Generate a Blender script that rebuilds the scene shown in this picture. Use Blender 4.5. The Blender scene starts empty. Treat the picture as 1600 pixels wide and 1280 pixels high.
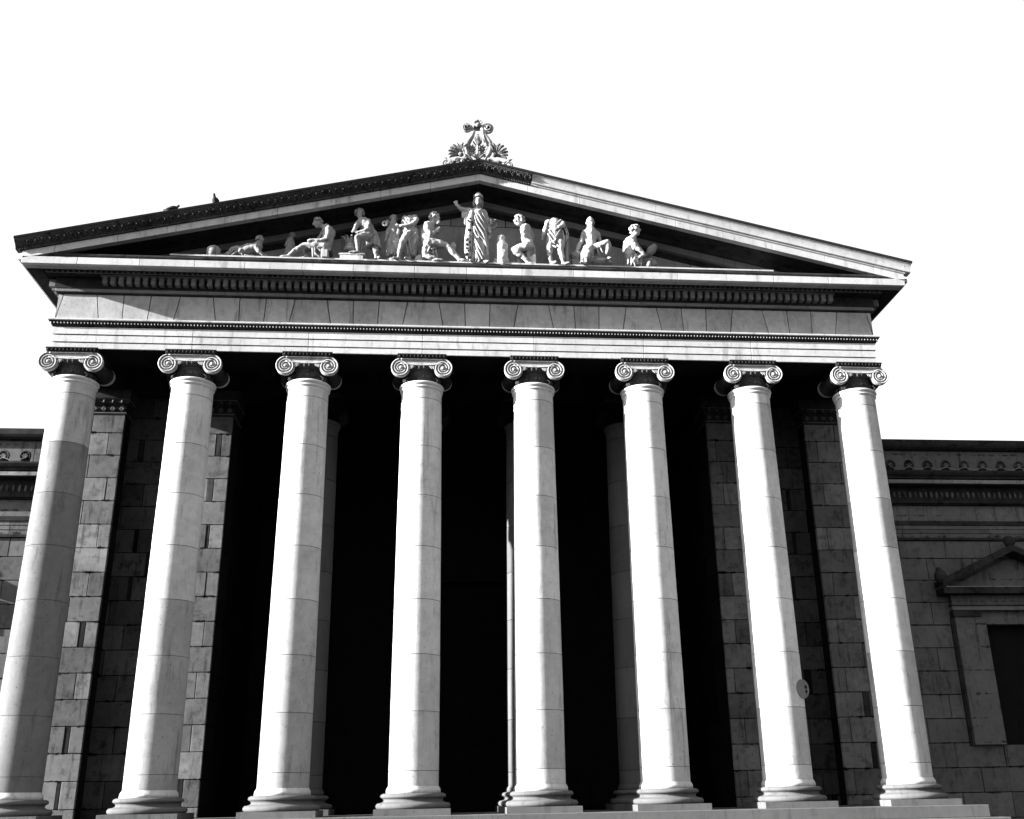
import bpy, bmesh, math, random
from mathutils import Vector, Matrix, noise
random.seed(7)
PI=math.pi
scene=bpy.context.scene
C=scene.collection

# ---------------------------------------------------------------- camera
CR=Vector((0.9960687,-0.0868767,-0.0173063)); CU=Vector((-0.0147796,-0.355613,0.9345164)); CF=Vector((0.087342,0.9305869,0.355499))
CP=Vector((-1.143619,-29.194513,1.6)); FPX=1603.925
cam=bpy.data.cameras.new('camera'); co=bpy.data.objects.new('camera',cam); C.objects.link(co)
cam.sensor_fit='HORIZONTAL'; cam.sensor_width=36.0; cam.lens=FPX/1600*36
cam.shift_x=-28/1600; cam.shift_y=-5/1600; cam.clip_start=0.1; cam.clip_end=3000
m=Matrix((CR,CU,-CF)).transposed().to_4x4(); m.translation=CP; co.matrix_world=m
scene.camera=co
def at(px,py,Y):
    """a point of the real place seen at a pixel of the photograph, on the vertical plane y=Y"""
    d=CF*FPX+CR*(px-828)-CU*(py-635)
    return CP+d*((Y-CP.y)/d.y)

# ---------------------------------------------------------------- light
AZ=math.radians(79.7); EL=math.radians(16.7)
SD=Vector((-math.sin(AZ)*math.cos(EL),-math.cos(AZ)*math.cos(EL),math.sin(EL)))   # towards the sun
w=bpy.data.worlds.new('World'); scene.world=w; w.use_nodes=True
nt=w.node_tree; nt.nodes.clear()
sky=nt.nodes.new('ShaderNodeTexSky'); sky.sky_type='NISHITA'; sky.sun_disc=False
sky.sun_elevation=EL; sky.sun_rotation=math.atan2(SD.x,SD.y); sky.dust_density=4.0; sky.air_density=1.0
bw=nt.nodes.new('ShaderNodeRGBToBW'); bg=nt.nodes.new('ShaderNodeBackground'); bg.inputs[1].default_value=0.106
out=nt.nodes.new('ShaderNodeOutputWorld')
mx=nt.nodes.new('ShaderNodeMix'); mx.data_type='FLOAT'; mx.inputs[0].default_value=0.78; mx.inputs[3].default_value=1.03   # thin even white cloud over the clear sky
nt.links.new(sky.outputs[0],bw.inputs[0]); nt.links.new(bw.outputs[0],mx.inputs[2]); nt.links.new(mx.outputs[0],bg.inputs[0]); nt.links.new(bg.outputs[0],out.inputs[0])
sl=bpy.data.lights.new('sun','SUN'); sl.energy=4.0; sl.angle=math.radians(0.5); sl.color=(1,1,1)
so=bpy.data.objects.new('sun',sl); C.objects.link(so); so.rotation_euler=SD.to_track_quat('Z','Y').to_euler()
so.location=(-60,-30,40)
vs=scene.view_settings; scene.display_settings.display_device='sRGB'
vs.view_transform='Standard'; vs.look='None'; vs.gamma=1; vs.exposure=3.2; vs.use_curve_mapping=False

# ---------------------------------------------------------------- materials
def stone(name,base,var=0.25,stain=0.5,pits=0.35,joints=0.0,rough=0.9,bump=0.25,blotch=0.0,tonefix=None):
    mt=bpy.data.materials.new(name); mt.use_nodes=True; t=mt.node_tree; N=t.nodes; L=t.links; N.clear()
    o=N.new('ShaderNodeOutputMaterial'); b=N.new('ShaderNodeBsdfPrincipled'); L.new(b.outputs[0],o.inputs[0])
    b.inputs['Roughness'].default_value=rough; b.inputs['Specular IOR Level'].default_value=0.15 if base>.15 else 0.0
    g=N.new('ShaderNodeNewGeometry'); pos=g.outputs['Position']
    def M(op,a,c=None,d=None,clamp=False):
        n=N.new('ShaderNodeMath'); n.operation=op; n.use_clamp=clamp
        for i,v in enumerate((a,c,d)):
            if v is None: continue
            if isinstance(v,(int,float)): n.inputs[i].default_value=v
            else: L.new(v,n.inputs[i])
        return n.outputs[0]
    def noi(scale,detail=5,sc=(1,1,1),rough_=0.6,off=0):
        mp=N.new('ShaderNodeMapping'); mp.inputs['Scale'].default_value=sc; mp.inputs['Location'].default_value=(off,off*2,off*3)
        L.new(pos,mp.inputs[0]); n=N.new('ShaderNodeTexNoise'); n.inputs['Scale'].default_value=scale
        n.inputs['Detail'].default_value=detail; n.inputs['Roughness'].default_value=rough_; L.new(mp.outputs[0],n.inputs['Vector'])
        return n.outputs['Fac']
    def ramp(v,a,c):
        n=N.new('ShaderNodeMapRange'); n.interpolation_type='SMOOTHSTEP'
        n.inputs[1].default_value=a; n.inputs[2].default_value=c; L.new(v,n.inputs[0]); return n.outputs[0]
    at_=N.new('ShaderNodeAttribute'); at_.attribute_name='tone'
    big=noi(0.9,4,off=3.1); mid=noi(5,6,off=1.7); fine=noi(38,4,off=5)
    v=M('ADD',M('MULTIPLY',M('SUBTRACT',big,0.5),var*1.6),M('MULTIPLY',M('SUBTRACT',mid,0.5),var*1.2))
    v=M('ADD',v,M('MULTIPLY',M('SUBTRACT',fine,0.5),var*0.7)); v=M('ADD',v,1.0)
    col=M('MULTIPLY',v,M('MULTIPLY',at_.outputs['Fac'],base) if tonefix is None else base*tonefix)
    if stain:   # rain streaks of dirt
        st=ramp(noi(2.2,6,sc=(2.2,2.2,0.28),rough_=0.7,off=9),0.52,0.70)
        col=M('MULTIPLY',col,M('SUBTRACT',1.0,M('MULTIPLY',st,stain)))
    if blotch:
        bl=ramp(noi(3.2,7,rough_=0.72,off=21),0.53,0.62)
        col=M('MULTIPLY',col,M('SUBTRACT',1.0,M('MULTIPLY',bl,blotch)))
    if pits:
        p=ramp(noi(16,3,rough_=0.5,off=13),0.67,0.74)
        col=M('MULTIPLY',col,M('SUBTRACT',1.0,M('MULTIPLY',p,pits)))
    if joints:  # soot creeping out of the bed joints of the 0.747 m courses
        sp=N.new('ShaderNodeSeparateXYZ'); L.new(pos,sp.inputs[0])
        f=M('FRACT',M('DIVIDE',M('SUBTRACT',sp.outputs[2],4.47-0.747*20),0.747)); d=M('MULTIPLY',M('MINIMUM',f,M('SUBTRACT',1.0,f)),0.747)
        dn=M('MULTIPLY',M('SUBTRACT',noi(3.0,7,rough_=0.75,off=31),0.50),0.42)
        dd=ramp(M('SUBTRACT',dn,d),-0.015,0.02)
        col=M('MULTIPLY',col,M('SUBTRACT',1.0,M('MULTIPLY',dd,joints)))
    L.new(col,b.inputs['Base Color'])
    if bump:
        bp=N.new('ShaderNodeBump'); bp.inputs['Strength'].default_value=bump; bp.inputs['Distance'].default_value=0.03
        L.new(M('ADD',M('MULTIPLY',mid,0.6),M('MULTIPLY',fine,0.5)),bp.inputs['Height']); L.new(bp.outputs[0],b.inputs['Normal'])
    return mt
MT=dict(
 shaft=stone('column limestone',0.36,0.36,0.4,0.7,bump=0.25,blotch=0.10),
 beam=stone('entablature limestone',0.33,0.32,0.4,0.6,bump=0.25,blotch=0.08),
 frieze=stone('frieze limestone',0.25,0.5,0.45,0.6,bump=0.25,blotch=0.12),
 wall=stone('weathered wall limestone',0.10,0.7,0.6,0.7,joints=0.9,blotch=0.35,bump=0.4),
 shadewall=stone('shade dark wall limestone',0.035,0.6,0.5,0.6,joints=0.85,blotch=0.45,bump=0.4),  # wall limestone darkened: shade of the recess put into its colour
 rear=stone('shade dark column limestone',0.08,0.25,0.2,0.4,bump=0.2),  # column limestone darkened to carry the shade of the porch
 wing=stone('grey wing limestone',0.08,0.45,0.5,0.5,joints=0.7,bump=0.35,blotch=0.25),
 soot_shade=stone('sooty shade-dark stone',0.022,0.9,0.3,0.3,bump=0.4,blotch=0.5),  # soot on mouldings, plus shade of soffits and recesses put into the colour
 carved=stone('blackened carved stone',0.05,1.0,0.3,0.3,bump=0.5,blotch=0.6),
 dent=stone('grey cornice stone',0.12,0.35,0.4,0.4,bump=0.3),
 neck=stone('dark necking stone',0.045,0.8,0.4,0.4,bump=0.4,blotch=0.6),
 volute=stone('capital limestone',0.30,0.35,0.35,0.4,bump=0.3,blotch=0.25),
 statue=stone('statue marble',0.27,0.35,0.5,0.7,bump=0.5,blotch=0.2,rough=0.8),
 tymp=stone('tympanum limestone',0.21,0.4,0.3,0.5,bump=0.3),
 acro=stone('acroterion limestone',0.19,0.7,0.4,0.4,bump=0.5,blotch=0.75),
 lead=stone('dark sheet lead',0.02,0.4,0.2,0,rough=0.6,bump=0.1),
 inner=stone('shade dark inner surface',0.008,0.3,0.3,0.2,bump=0.2),  # near black, with the deep porch shade painted into the colour
 door=stone('dark bronze door',0.006,0.3,0.2,0,rough=0.5,bump=0.1),
 step=stone('step stone',0.08,0.3,0.3,0.4,bump=0.3),
 ground=stone('trodden dark gravel',0.035,0.5,0.2,0.5,bump=0.6),
 bird=stone('pigeon plumage',0.03,0.4,0,0,bump=0.1,tonefix=1.0),
 plaque=stone('pale plaque',0.13,0.3,0.2,0.3,bump=0.2),
)

# ---------------------------------------------------------------- mesh builder
class MB:
    def __init__(s): s.v=[]; s.f=[]; s.t=[]; s.sm=[]
    def add(s,vs,fs,tone=1.0,smooth=False):
        n=len(s.v); s.v+= [tuple(v) for v in vs]
        for f in fs: s.f.append([n+i for i in f]); s.t.append(tone); s.sm.append(smooth)
    def box(s,x0,x1,y0,y1,z0,z1,tone=1.0):
        if x0>x1:x0,x1=x1,x0
        if y0>y1:y0,y1=y1,y0
        if z0>z1:z0,z1=z1,z0
        vs=[(x,y,z) for z in (z0,z1) for y in (y0,y1) for x in (x0,x1)]
        s.add(vs,[(0,2,3,1),(4,5,7,6),(0,1,5,4),(2,6,7,3),(0,4,6,2),(1,3,7,5)],tone)
    def prism(s,poly,a,b,axis='y',tone=1.0):
        """poly: 2-D outline; extruded from a to b along an axis"""
        def P(p,t): return (p[0],t,p[1]) if axis=='y' else ((t,p[0],p[1]) if axis=='x' else (p[0],p[1],t))
        n=len(poly); vs=[P(p,a) for p in poly]+[P(p,b) for p in poly]
        fs=[tuple(range(n)),tuple(range(2*n-1,n-1,-1))]+[((i+1)%n,i,n+i,n+(i+1)%n) for i in range(n)]
        s.add(vs,fs,tone)
    def lathe(s,prof,c=(0,0,0),seg=48,tone=1.0,smooth=True,tones=None,sx=1,sy=1,mod=None):
        n=len(prof); vs=[]
        for (r,z) in prof:
            for k in range(seg):
                a=2*PI*k/seg; rr=r*(mod(a,z) if mod else 1)
                vs.append((c[0]+rr*math.cos(a)*sx,c[1]+rr*math.sin(a)*sy,c[2]+z))
        for i in range(n-1):
            t=tones[i] if tones else tone
            fs=[(i*seg+k,i*seg+(k+1)%seg,(i+1)*seg+(k+1)%seg,(i+1)*seg+k) for k in range(seg)]
            base=len(s.v) if i==0 else base
            if i==0: s.v+=vs
            if prof[i]==prof[i+1]: continue
            for f in fs: s.f.append([base+q for q in f]); s.t.append(t); s.sm.append(smooth)
        s.f.append([base+q for q in range(seg-1,-1,-1)]); s.t.append(tone); s.sm.append(False)
        s.f.append([base+(n-1)*seg+q for q in range(seg)]); s.t.append(tone); s.sm.append(False)
    def tube(s,pts,rad,seg=8,tone=1.0,caps=True,sq=1.0):
        pts=[Vector(p) for p in pts]
        if isinstance(rad,(int,float)): rad=[rad]*len(pts)
        if caps:   # rounded ends
            d0=(pts[0]-pts[1]).normalized(); d1=(pts[-1]-pts[-2]).normalized(); r0,r1=rad[0],rad[-1]
            pts=[pts[0]+d0*r0,pts[0]+d0*r0*.7]+pts+[pts[-1]+d1*r1*.7,pts[-1]+d1*r1]
            rad=[r0*.08,r0*.72]+list(rad)+[r1*.72,r1*.08]
        vs=[]; up=None
        for i,p in enumerate(pts):
            d=(pts[min(i+1,len(pts)-1)]-pts[max(i-1,0)]).normalized()
            if up is None:
                up=Vector((0,1,0)) if abs(d.y)<.9 else Vector((1,0,0))
            a=(up-d*up.dot(d)).normalized(); up=a; b=d.cross(a)
            for k in range(seg):
                t=2*PI*k/seg; vs.append(p+a*(math.cos(t)*rad[i]*sq)+b*(math.sin(t)*rad[i]))
        n=len(pts); fs=[(i*seg+k,i*seg+(k+1)%seg,(i+1)*seg+(k+1)%seg,(i+1)*seg+k) for i in range(n-1) for k in range(seg)]
        fs+=[tuple(range(seg-1,-1,-1)),tuple((n-1)*seg+k for k in range(seg))]
        s.add(vs,fs,tone,True)
    def ball(s,c,r,rot=None,seg=16,rings=10,tone=1.0):
        if isinstance(r,(int,float)): r=(r,r,r)
        R=rot.to_3x3() if rot else Matrix.Identity(3); c=Vector(c); vs=[]
        for i in range(1,rings):
            th=PI*i/rings
            for k in range(seg):
                a=2*PI*k/seg; vs.append(c+R@Vector((r[0]*math.sin(th)*math.cos(a),r[1]*math.sin(th)*math.sin(a),r[2]*math.cos(th))))
        vs.append(c+R@Vector((0,0,r[2]))); vs.append(c+R@Vector((0,0,-r[2]))); T=len(vs)-2; B=T+1
        fs=[(i*seg+(k+1)%seg,i*seg+k,(i+1)*seg+k,(i+1)*seg+(k+1)%seg) for i in range(rings-2) for k in range(seg)]
        fs+=[(T,k,(k+1)%seg) for k in range(seg)]+[(B,(rings-2)*seg+(k+1)%seg,(rings-2)*seg+k) for k in range(seg)]
        s.add(vs,fs,tone,True)
    def build(s,name,mat,parent=None,bevel=0,tags=None,fix=True):
        me=bpy.data.meshes.new(name); me.from_pydata(s.v,[],s.f); me.update()
        a=me.attributes.new('tone','FLOAT','FACE'); a.data.foreach_set('value',s.t)
        me.polygons.foreach_set('use_smooth',s.sm)
        if fix:
            bm=bmesh.new(); bm.from_mesh(me); bmesh.ops.recalc_face_normals(bm,faces=bm.faces); bm.to_mesh(me); bm.free()
        o=bpy.data.objects.new(name,me); C.objects.link(o); me.materials.append(MT[mat])
        if parent: o.parent=parent; o.matrix_parent_inverse=parent.matrix_world.inverted() if parent.parent is None else Matrix.Translation(-parent.matrix_world.translation)
        if bevel:
            md=o.modifiers.new('bevel','BEVEL'); md.width=bevel; md.segments=1; md.limit_method='ANGLE'; md.angle_limit=.6
        return o
def tag(o,label=None,cat=None,group=None,kind=None):
    if label:o['label']=label
    if cat:o['category']=cat
    if group:o['group']=group
    if kind:o['kind']=kind
    return o
def empty(name,loc=(0,0,0)):
    o=bpy.data.objects.new(name,None); C.objects.link(o); o.location=loc; o.matrix_world=Matrix.Translation(loc); o.empty_display_size=.3
    return o

# ---------------------------------------------------------------- ground
g=MB(); g.add([(-600,-500,0),(600,-500,0),(600,700,0),(-600,700,0)],[(0,1,2,3)]); tag(g.build('ground','ground'),kind='structure')

# ---------------------------------------------------------------- the portico
S=3.4; XC=[(k-4.5)*S for k in range(1,9)]
HW=XC[-1]+.64      # half width of the frieze face
ZS=1.2             # stylobate
PO=empty('museum_portico',(0,0,0))
tag(PO,'tall classical stone temple front of eight unfluted Ionic columns under a wide sculpted pediment','building')
st=MB()
for i in range(4):
    o_=0.36*(3-i)+.35
    st.box(-HW-.5-o_,HW+.5+o_,-1.05-o_,4.0-.01*i,0.3*i,0.3*(i+1)-(.0 if i==3 else .0),1.0)
st.build('steps','step',PO,bevel=.012)

DR=[4.47-.747*3+1.494*k for k in range(-1,8)]   # column drum joints
def shaft_r(z):
    t=(z-1.9)/(13.2-1.9); return .672-.072*(t**1.5)
def shaft_mb(tones):
    b=MB(); prof=[];tn=[]
    zs=[1.78]; js=[5.28-1.494*k for k in (2,1,0)]+[5.28+1.494*k for k in (1,2,3,4,5)]
    js=[j for j in js if 1.9<j<13]
    prof=[(shaft_r(1.9)+.06,1.74),(shaft_r(1.9)+.05,1.84),(shaft_r(1.9),1.92)]; tn=[1,1]
    segs=[1.92]+js+[13.06]
    for i in range(len(segs)-1):
        a,c=segs[i],segs[i+1]; t=tones[i%len(tones)]
        n=4
        for q in range(n+1):
            z=a+.007+(c-a-.014)*q/n
            prof.append((shaft_r(z)+ (0.0015*(i%3)),z)); tn.append(t if q else .35)
        prof.append(prof[-1]); tn.append(.3)
        if i<len(segs)-2:
            prof+=[(shaft_r(c)-.018,c),(shaft_r(c)-.018,c)]; tn+=[.3,.3]
            z=c+.007; prof.append((shaft_r(z)+(0.0015*((i+1)%3)),z)); tn.append(.3)
    # necking ring
    prof+= [(.60,13.075),(.628,13.09),(.645,13.12),(.64,13.15),(.615,13.165),(.615,13.18),(.655,13.2),(.675,13.235),(.665,13.27),(.63,13.295),(.52,13.30)]
    tn+=[1]*(len(prof)-1-len(tn)); tn=tn[:len(prof)-1]
    b.lathe(prof,seg=72,tones=tn)
    return b
def base_mb():
    b=MB(); b.box(-.98,.98,-.98,.98,ZS,ZS+.16)
    prof=[(.95,.16),(.985,.2),(.99,.25),(.95,.30),(.86,.315),(.80,.34),(.785,.38),(.82,.42),(.85,.43),(.875,.46),(.86,.51),(.80,.54),(.60,.545)]
    b.lathe(prof,(0,0,ZS),seg=64); return b
def spiral(cx,cz,y,R0,hand,b,turns=3.0,w0=.024):
    pts=[];rd=[]; n=70
    for i in range(n+1):
        t=i/n; a=PI/2+hand*t*turns*2*PI; r=R0*(1-.80*t)*(1-.1*t)
        pts.append((cx+r*math.cos(a),y,cz+r*math.sin(a))); rd.append(w0*(1-.62*t))
    b.tube(pts,rd,seg=6,sq=1.25)
def capital_parts():
    ZE=13.70; RV=.285; E=.635
    neck=MB()
    neck.lathe([(.50,13.30),(.505,13.36),(.515,13.5),(.53,13.585),(.545,13.60),(.55,13.62),(.53,13.635)],seg=48)
    for k in range(16):   # anthemion band on the necking
        a=2*PI*k/16; c=Vector((math.cos(a),math.sin(a),0)); tn=Vector((-c.y,c.x,0))
        for j in range(-2,3):
            an=j*.42; L_=.10*(1-.09*abs(j)) if k%2 else .075
            p0=c*.525+Vector((0,0,13.36)); p1=c*.55+tn*(math.sin(an)*L_)+Vector((0,0,13.40+math.cos(an)*L_*1.3))
            neck.tube([p0,(p0+p1)/2+c*.008,p1],[.008,.013,.016],seg=5)
        q=c*.535+tn*.1; neck.tube([c*.53+tn*(-.1)+Vector((0,0,13.40)),c*.535+Vector((0,0,13.335)),q+Vector((0,0,13.40))],.010,seg=5)
    # corner leaves springing at the foot of the volutes
    for sx in (-1,1):
        for sy in (-1,1):
            for j in range(3):
                p0=Vector((sx*(.50-.03*j),sy*(.36+.05*j),13.29)); neck.tube([p0,p0+Vector((sx*.05,sy*.03,.07)),p0+Vector((sx*(.03-.03*j),sy*.05,.13))],[.03,.022,.01],seg=5)
    ech=MB()
    ech.lathe([(.50,13.62),(.56,13.645),(.60,13.69),(.625,13.75),(.63,13.80),(.60,13.84)],seg=48)
    for k in range(28):   # eggs
        a=2*PI*(k+.5)/28; c=Vector((math.cos(a),math.sin(a),0)); ech.ball(c*.605+Vector((0,0,13.745)),(.05,.045,.075),Matrix.Rotation(a,4,'Z'),8,6)
        a=2*PI*k/28; c=Vector((math.cos(a),math.sin(a),0)); ech.tube([c*.56+Vector((0,0,13.65)),c*.635+Vector((0,0,13.80))],.010,seg=4)
    vol=MB()
    for sy in (-1,1):
        y=sy*.62
        for sx in (-1,1):
            # sunk disc of the volute with its rolled spiral
            prof=[]; seg=40
            vs=[]; 
            for yy,rr in ((sy*.50,RV*.97),(sy*.595,RV*.97),(sy*.595,.05)):
                for k in range(seg):
                    a=2*PI*k/seg; vs.append((sx*E+rr*math.cos(a),yy,ZE+rr*math.sin(a)))
            fs=[(i*seg+k,i*seg+(k+1)%seg,(i+1)*seg+(k+1)%seg,(i+1)*seg+k) for i in range(2) for k in range(seg)]
            fs+=[tuple(range(seg)),tuple(2*seg+k for k in range(seg))]
            vol.add(vs,fs)
            spiral(sx*E,ZE,y,RV,sx*-1*1,vol)
            spiral(sx*E,ZE,y*.975,RV*.86,sx*-1,vol,2.6,.009)
            vol.ball((sx*E,y,ZE),(.048,.05,.048),None,10,8)
        # canalis joining the two volutes, sagging a little in the middle
        n=24; up=[];lo=[]
        for i in range(n+1):
            t=i/n*2-1; x=t*E; up.append((x,ZE+RV-.002)); lo.append((x,ZE+RV-.175+.05*(t*t)-.02))
        poly=up+lo[::-1]
        vol.prism(poly,sy*.52,sy*.60)
        vol.tube([(x,y,z) for x,z in up],.03,seg=6,caps=False,sq=1.2)
        vol.tube([(x,y,z) for x,z in lo],.024,seg=6,caps=False,sq=1.2)
        vol.tube([(x,y*.985,z-.045) for x,z in up],.012,seg=5,caps=False)
        # palmettes in the corners beside the eggs
        for sx in (-1,1):
            for j in range(4):
                p0=Vector((sx*.36,sy*.615,ZE+.09)); a=math.radians(200+j*22) if sx>0 else math.radians(-20-j*22)
                vol.tube([p0,p0+Vector((math.cos(a)*.13,0,math.sin(a)*.11))],[.012,.02],seg=5)
    bol=MB()
    for sx in (-1,1):    # bolsters from front to back
        pr=[]; seg=28; n=20; vs=[]
        for i in range(n+1):
            t=i/n; y=-.495+.99*t; r=RV*(.97-.30*math.sin(PI*t)**.8) 
            if abs(t-.5)<.06: r+=.03
            for k in range(seg):
                a=2*PI*k/seg; vs.append((sx*E+r*math.cos(a),y,ZE+(r*math.sin(a))))
        fs=[(i*seg+k,i*seg+(k+1)%seg,(i+1)*seg+(k+1)%seg,(i+1)*seg+k) for i in range(n) for k in range(seg)]
        bol.add(vs,fs,1,True)
    bol.box(-E,E,-.505,.505,ZE+.1,ZE+RV-.01)
    vol.box(-.2,.2,-.53,.53,ZE+.17,ZE+.24)
    ab=MB()   # abacus with egg-and-dart edge
    ab.box(-.70,.70,-.66,.66,13.985,14.03); ab.box(-.735,.735,-.695,.695,14.10,14.135); ab.box(-.69,.69,-.65,.65,14.03,14.10)
    for k in range(13):
        x=-.66+1.32*k/12
        for sy in (-1,1): ab.ball((x,sy*.665,14.065),(.036,.035,.045),None,8,6)
        for sx in (-1,1): ab.ball((sx*.705,x*.95,14.065),(.035,.036,.045),None,8,6)
    return neck,ech,vol,ab,bol
TN=[[1]*9]
random.seed(3)
for i in range(12): TN.append([random.uniform(.76,1.12) for _ in range(9)])
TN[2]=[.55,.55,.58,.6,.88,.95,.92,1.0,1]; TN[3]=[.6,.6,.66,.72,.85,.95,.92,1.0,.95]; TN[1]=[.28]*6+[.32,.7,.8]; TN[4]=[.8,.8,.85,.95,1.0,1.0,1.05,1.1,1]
capm=capital_parts()
base_me=None
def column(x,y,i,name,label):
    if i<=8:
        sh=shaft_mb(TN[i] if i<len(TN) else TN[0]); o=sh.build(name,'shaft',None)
    else: o=bpy.data.objects.new(name,proto_rear); C.objects.link(o)
    o.location=(x,y,0); o.parent=PO
    if label: o['label']=label
    return o
parts_meshes={}
def sub(o,key,mb,mat,nm=None):
    nm=nm or key
    if key not in parts_meshes:
        t=mb.build(nm,mat,None); parts_meshes[key]=t.data; t.parent=o
    else:
        t=bpy.data.objects.new(nm,parts_meshes[key]); C.objects.link(t); t.parent=o
    return t
bmb=base_mb()
front=[]
for i in range(12):
    if i<8: x,y,nm=XC[i],0.0,'column'
    else: x,y,nm=[-1.5*S,-.5*S,.5*S,1.5*S][i-8],S,'rear_column'
    o=column(x,y,min(i+1,9) if i<8 else 9,nm,None) if i<8 else None
    if i==7: proto_rear=None
    if i>=8:
        if i==8: 
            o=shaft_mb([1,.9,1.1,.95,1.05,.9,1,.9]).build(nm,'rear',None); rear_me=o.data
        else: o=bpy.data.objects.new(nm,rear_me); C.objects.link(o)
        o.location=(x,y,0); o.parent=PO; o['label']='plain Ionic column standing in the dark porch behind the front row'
    sub(o,'base',bmb,'step'); sub(o,'necking',capm[0],'neck'); sub(o,'echinus',capm[1],'neck'); sub(o,'volutes',capm[2],'volute'); sub(o,'abacus',capm[3],'soot_shade'); sub(o,'bolster',capm[4],'soot_shade')
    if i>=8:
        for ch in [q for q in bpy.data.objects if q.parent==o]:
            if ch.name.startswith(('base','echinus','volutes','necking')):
                ch.material_slots[0].link='OBJECT'; ch.material_slots[0].material=MT['rear' if ch.name.startswith('base') else 'inner']  # rear capitals near black, porch shade put into their colour

# U-shaped courses running round the two sides and the front of the portico
YB=4.0
def ucourse(b,prof,W=HW,H=.64,yb=YB,tone=1.0):
    """prof: closed outline of (outward offset, z)"""
    n=len(prof); vs=[]
    for (o,z) in prof:
        vs+=[(-(W+o),yb,z),(-(W+o),-(H+o),z),(W+o,-(H+o),z),(W+o,yb,z)]
    fs=[]
    for i in range(n):
        j=(i+1)%n
        for k in range(3): fs.append((i*4+k,i*4+k+1,j*4+k+1,j*4+k))
    fs+=[tuple(i*4 for i in range(n)),tuple(i*4+3 for i in range(n-1,-1,-1))]
    b.add(vs,fs,tone)
def bar_blocks(b,y0,y1,z0,z1,xs,gap=.01,tones=(.93,1.05)):
    for a,c in zip(xs[:-1],xs[1:]): b.box(a+gap/2,c-gap/2,y0,y1,z0,z1,random.uniform(*tones))
# architrave: three fasciae in blocks jointed over the columns
ar=MB(); F=[(14.135,14.335,-.600),(14.337,14.573,-.622),(14.575,14.82,-.644)]
js=[-HW]+XC[1:-1]+[HW]
for (a,c,y) in F:
    o_=-y-.64
    xs=[-(HW+o_)]+XC[1:-1]+[HW+o_]
    bar_blocks(ar,y,-.55,a,c-.018,xs,.014)
    for sx in (-1,1): ar.box(sx*(HW+o_),sx*(HW-.08),-.548,YB,a,c-.018,.98)
ar.build('architrave','beam',PO,bevel=.005)
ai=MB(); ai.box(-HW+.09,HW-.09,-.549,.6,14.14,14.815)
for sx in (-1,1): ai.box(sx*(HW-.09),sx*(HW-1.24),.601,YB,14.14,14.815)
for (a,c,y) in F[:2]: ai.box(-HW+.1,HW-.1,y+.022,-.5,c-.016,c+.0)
ai.build('architrave_underside','inner',PO)  # beam underside near black, its shade painted in
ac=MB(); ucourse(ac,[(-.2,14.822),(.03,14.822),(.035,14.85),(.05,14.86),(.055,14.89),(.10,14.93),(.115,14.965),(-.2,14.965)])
ac.build('architrave_crown','soot_shade',PO)
eg=MB(); n=0
x=-HW-.05
while x<HW+.06:    # small egg band under the crown
    eg.ball((x,-.64-.072,14.91),(.022,.028,.036),None,6,5); eg.tube([(x-.048,-.64-.03,14.87),(x+.048,-.64-.03,14.87)],.014,seg=4); x+=.096
eg.build('egg_band','beam',PO)
fc=MB(); ucourse(fc,[(-.1,14.967),(.125,14.967),(.14,14.985),(.14,15.03),(.11,15.045),(.02,15.055),(-.1,15.055)]); fc.build('crown_fillet','beam',PO,bevel=.004)
# frieze of wedge-jointed slabs
fr=MB()
ks=[]
for k,x in enumerate(XC):
    for (tb,bb) in ((-.48,-.62),(.48,.62)): ks.append((x+tb,x+bb))
    if k<7: ks.append((x+1.27,x+1.30)); ks.append((x+2.06,x+2.03))
ks=[(a,b) for a,b in ks if -HW+.15<a<HW-.15]; ks=sorted([(-HW,-HW)]+ks+[(HW,HW)])
for (a,b2),(c,d) in zip(ks[:-1],ks[1:]):
    gp=.013; y=-.64+random.uniform(-.003,.003)
    fr.prism([(b2+gp,15.057),(d-gp,15.057),(c-gp,15.875),(a+gp,15.875)],y,-.35,'y',random.uniform(.86,1.08))
fr.box(-HW+.05,HW-.05,-.60,-.34,15.057,15.87,.04)
for sx in (-1,1): fr.box(sx*HW,sx*(HW-.5),-.345,YB,15.057,15.875,.95)
fr.build('frieze','frieze',PO,bevel=.005)
# cornice
c1=MB(); ucourse(c1,[(-.3,15.877),(.03,15.877),(.05,15.90),(.045,15.925),(-.3,15.925)]); c1.build('cornice_bead','soot_shade',PO)
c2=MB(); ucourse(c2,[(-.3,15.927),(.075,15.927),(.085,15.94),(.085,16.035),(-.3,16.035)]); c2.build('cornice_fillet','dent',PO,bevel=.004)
c3=MB(); ucourse(c3,[(-.3,16.037),(.10,16.037),(.10,16.37),(-.3,16.37)]); c3.build('dentil_bed','soot_shade',PO)
c4=MB(); x=-11.16; ci=0
while x<11.2:
    c4.box(x-.066,x+.066,-.94,-.735,16.115,16.345,random.uniform(.75,1.1)); x+=.235
y=-.6
while y<3.9:
    for sx in (-1,1): c4.box(sx*(HW+.10),sx*(HW+.30),y-.066,y+.066,16.115,16.345,.9)
    y+=.235
c4.box(-11.3,11.3,-.95,-.735,16.347,16.40,.7)
c4.build('dentils','dent',PO)
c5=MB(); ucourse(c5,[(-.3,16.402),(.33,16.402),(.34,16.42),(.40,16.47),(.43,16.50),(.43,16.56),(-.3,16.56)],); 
c5.build('cornice_soffit_moulding','soot_shade',PO)
c5b=MB(); x=-HW-.3
while x<HW+.3:
    c5b.ball((x,-.64-.385,16.45),(.026,.03,.035),None,6,5); x+=.157
c5b.box(-HW-.3,HW+.3,-.64-.372,-.64-.33,16.415,16.425)
c5b.build('soffit_egg_band','dent',PO)
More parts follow.
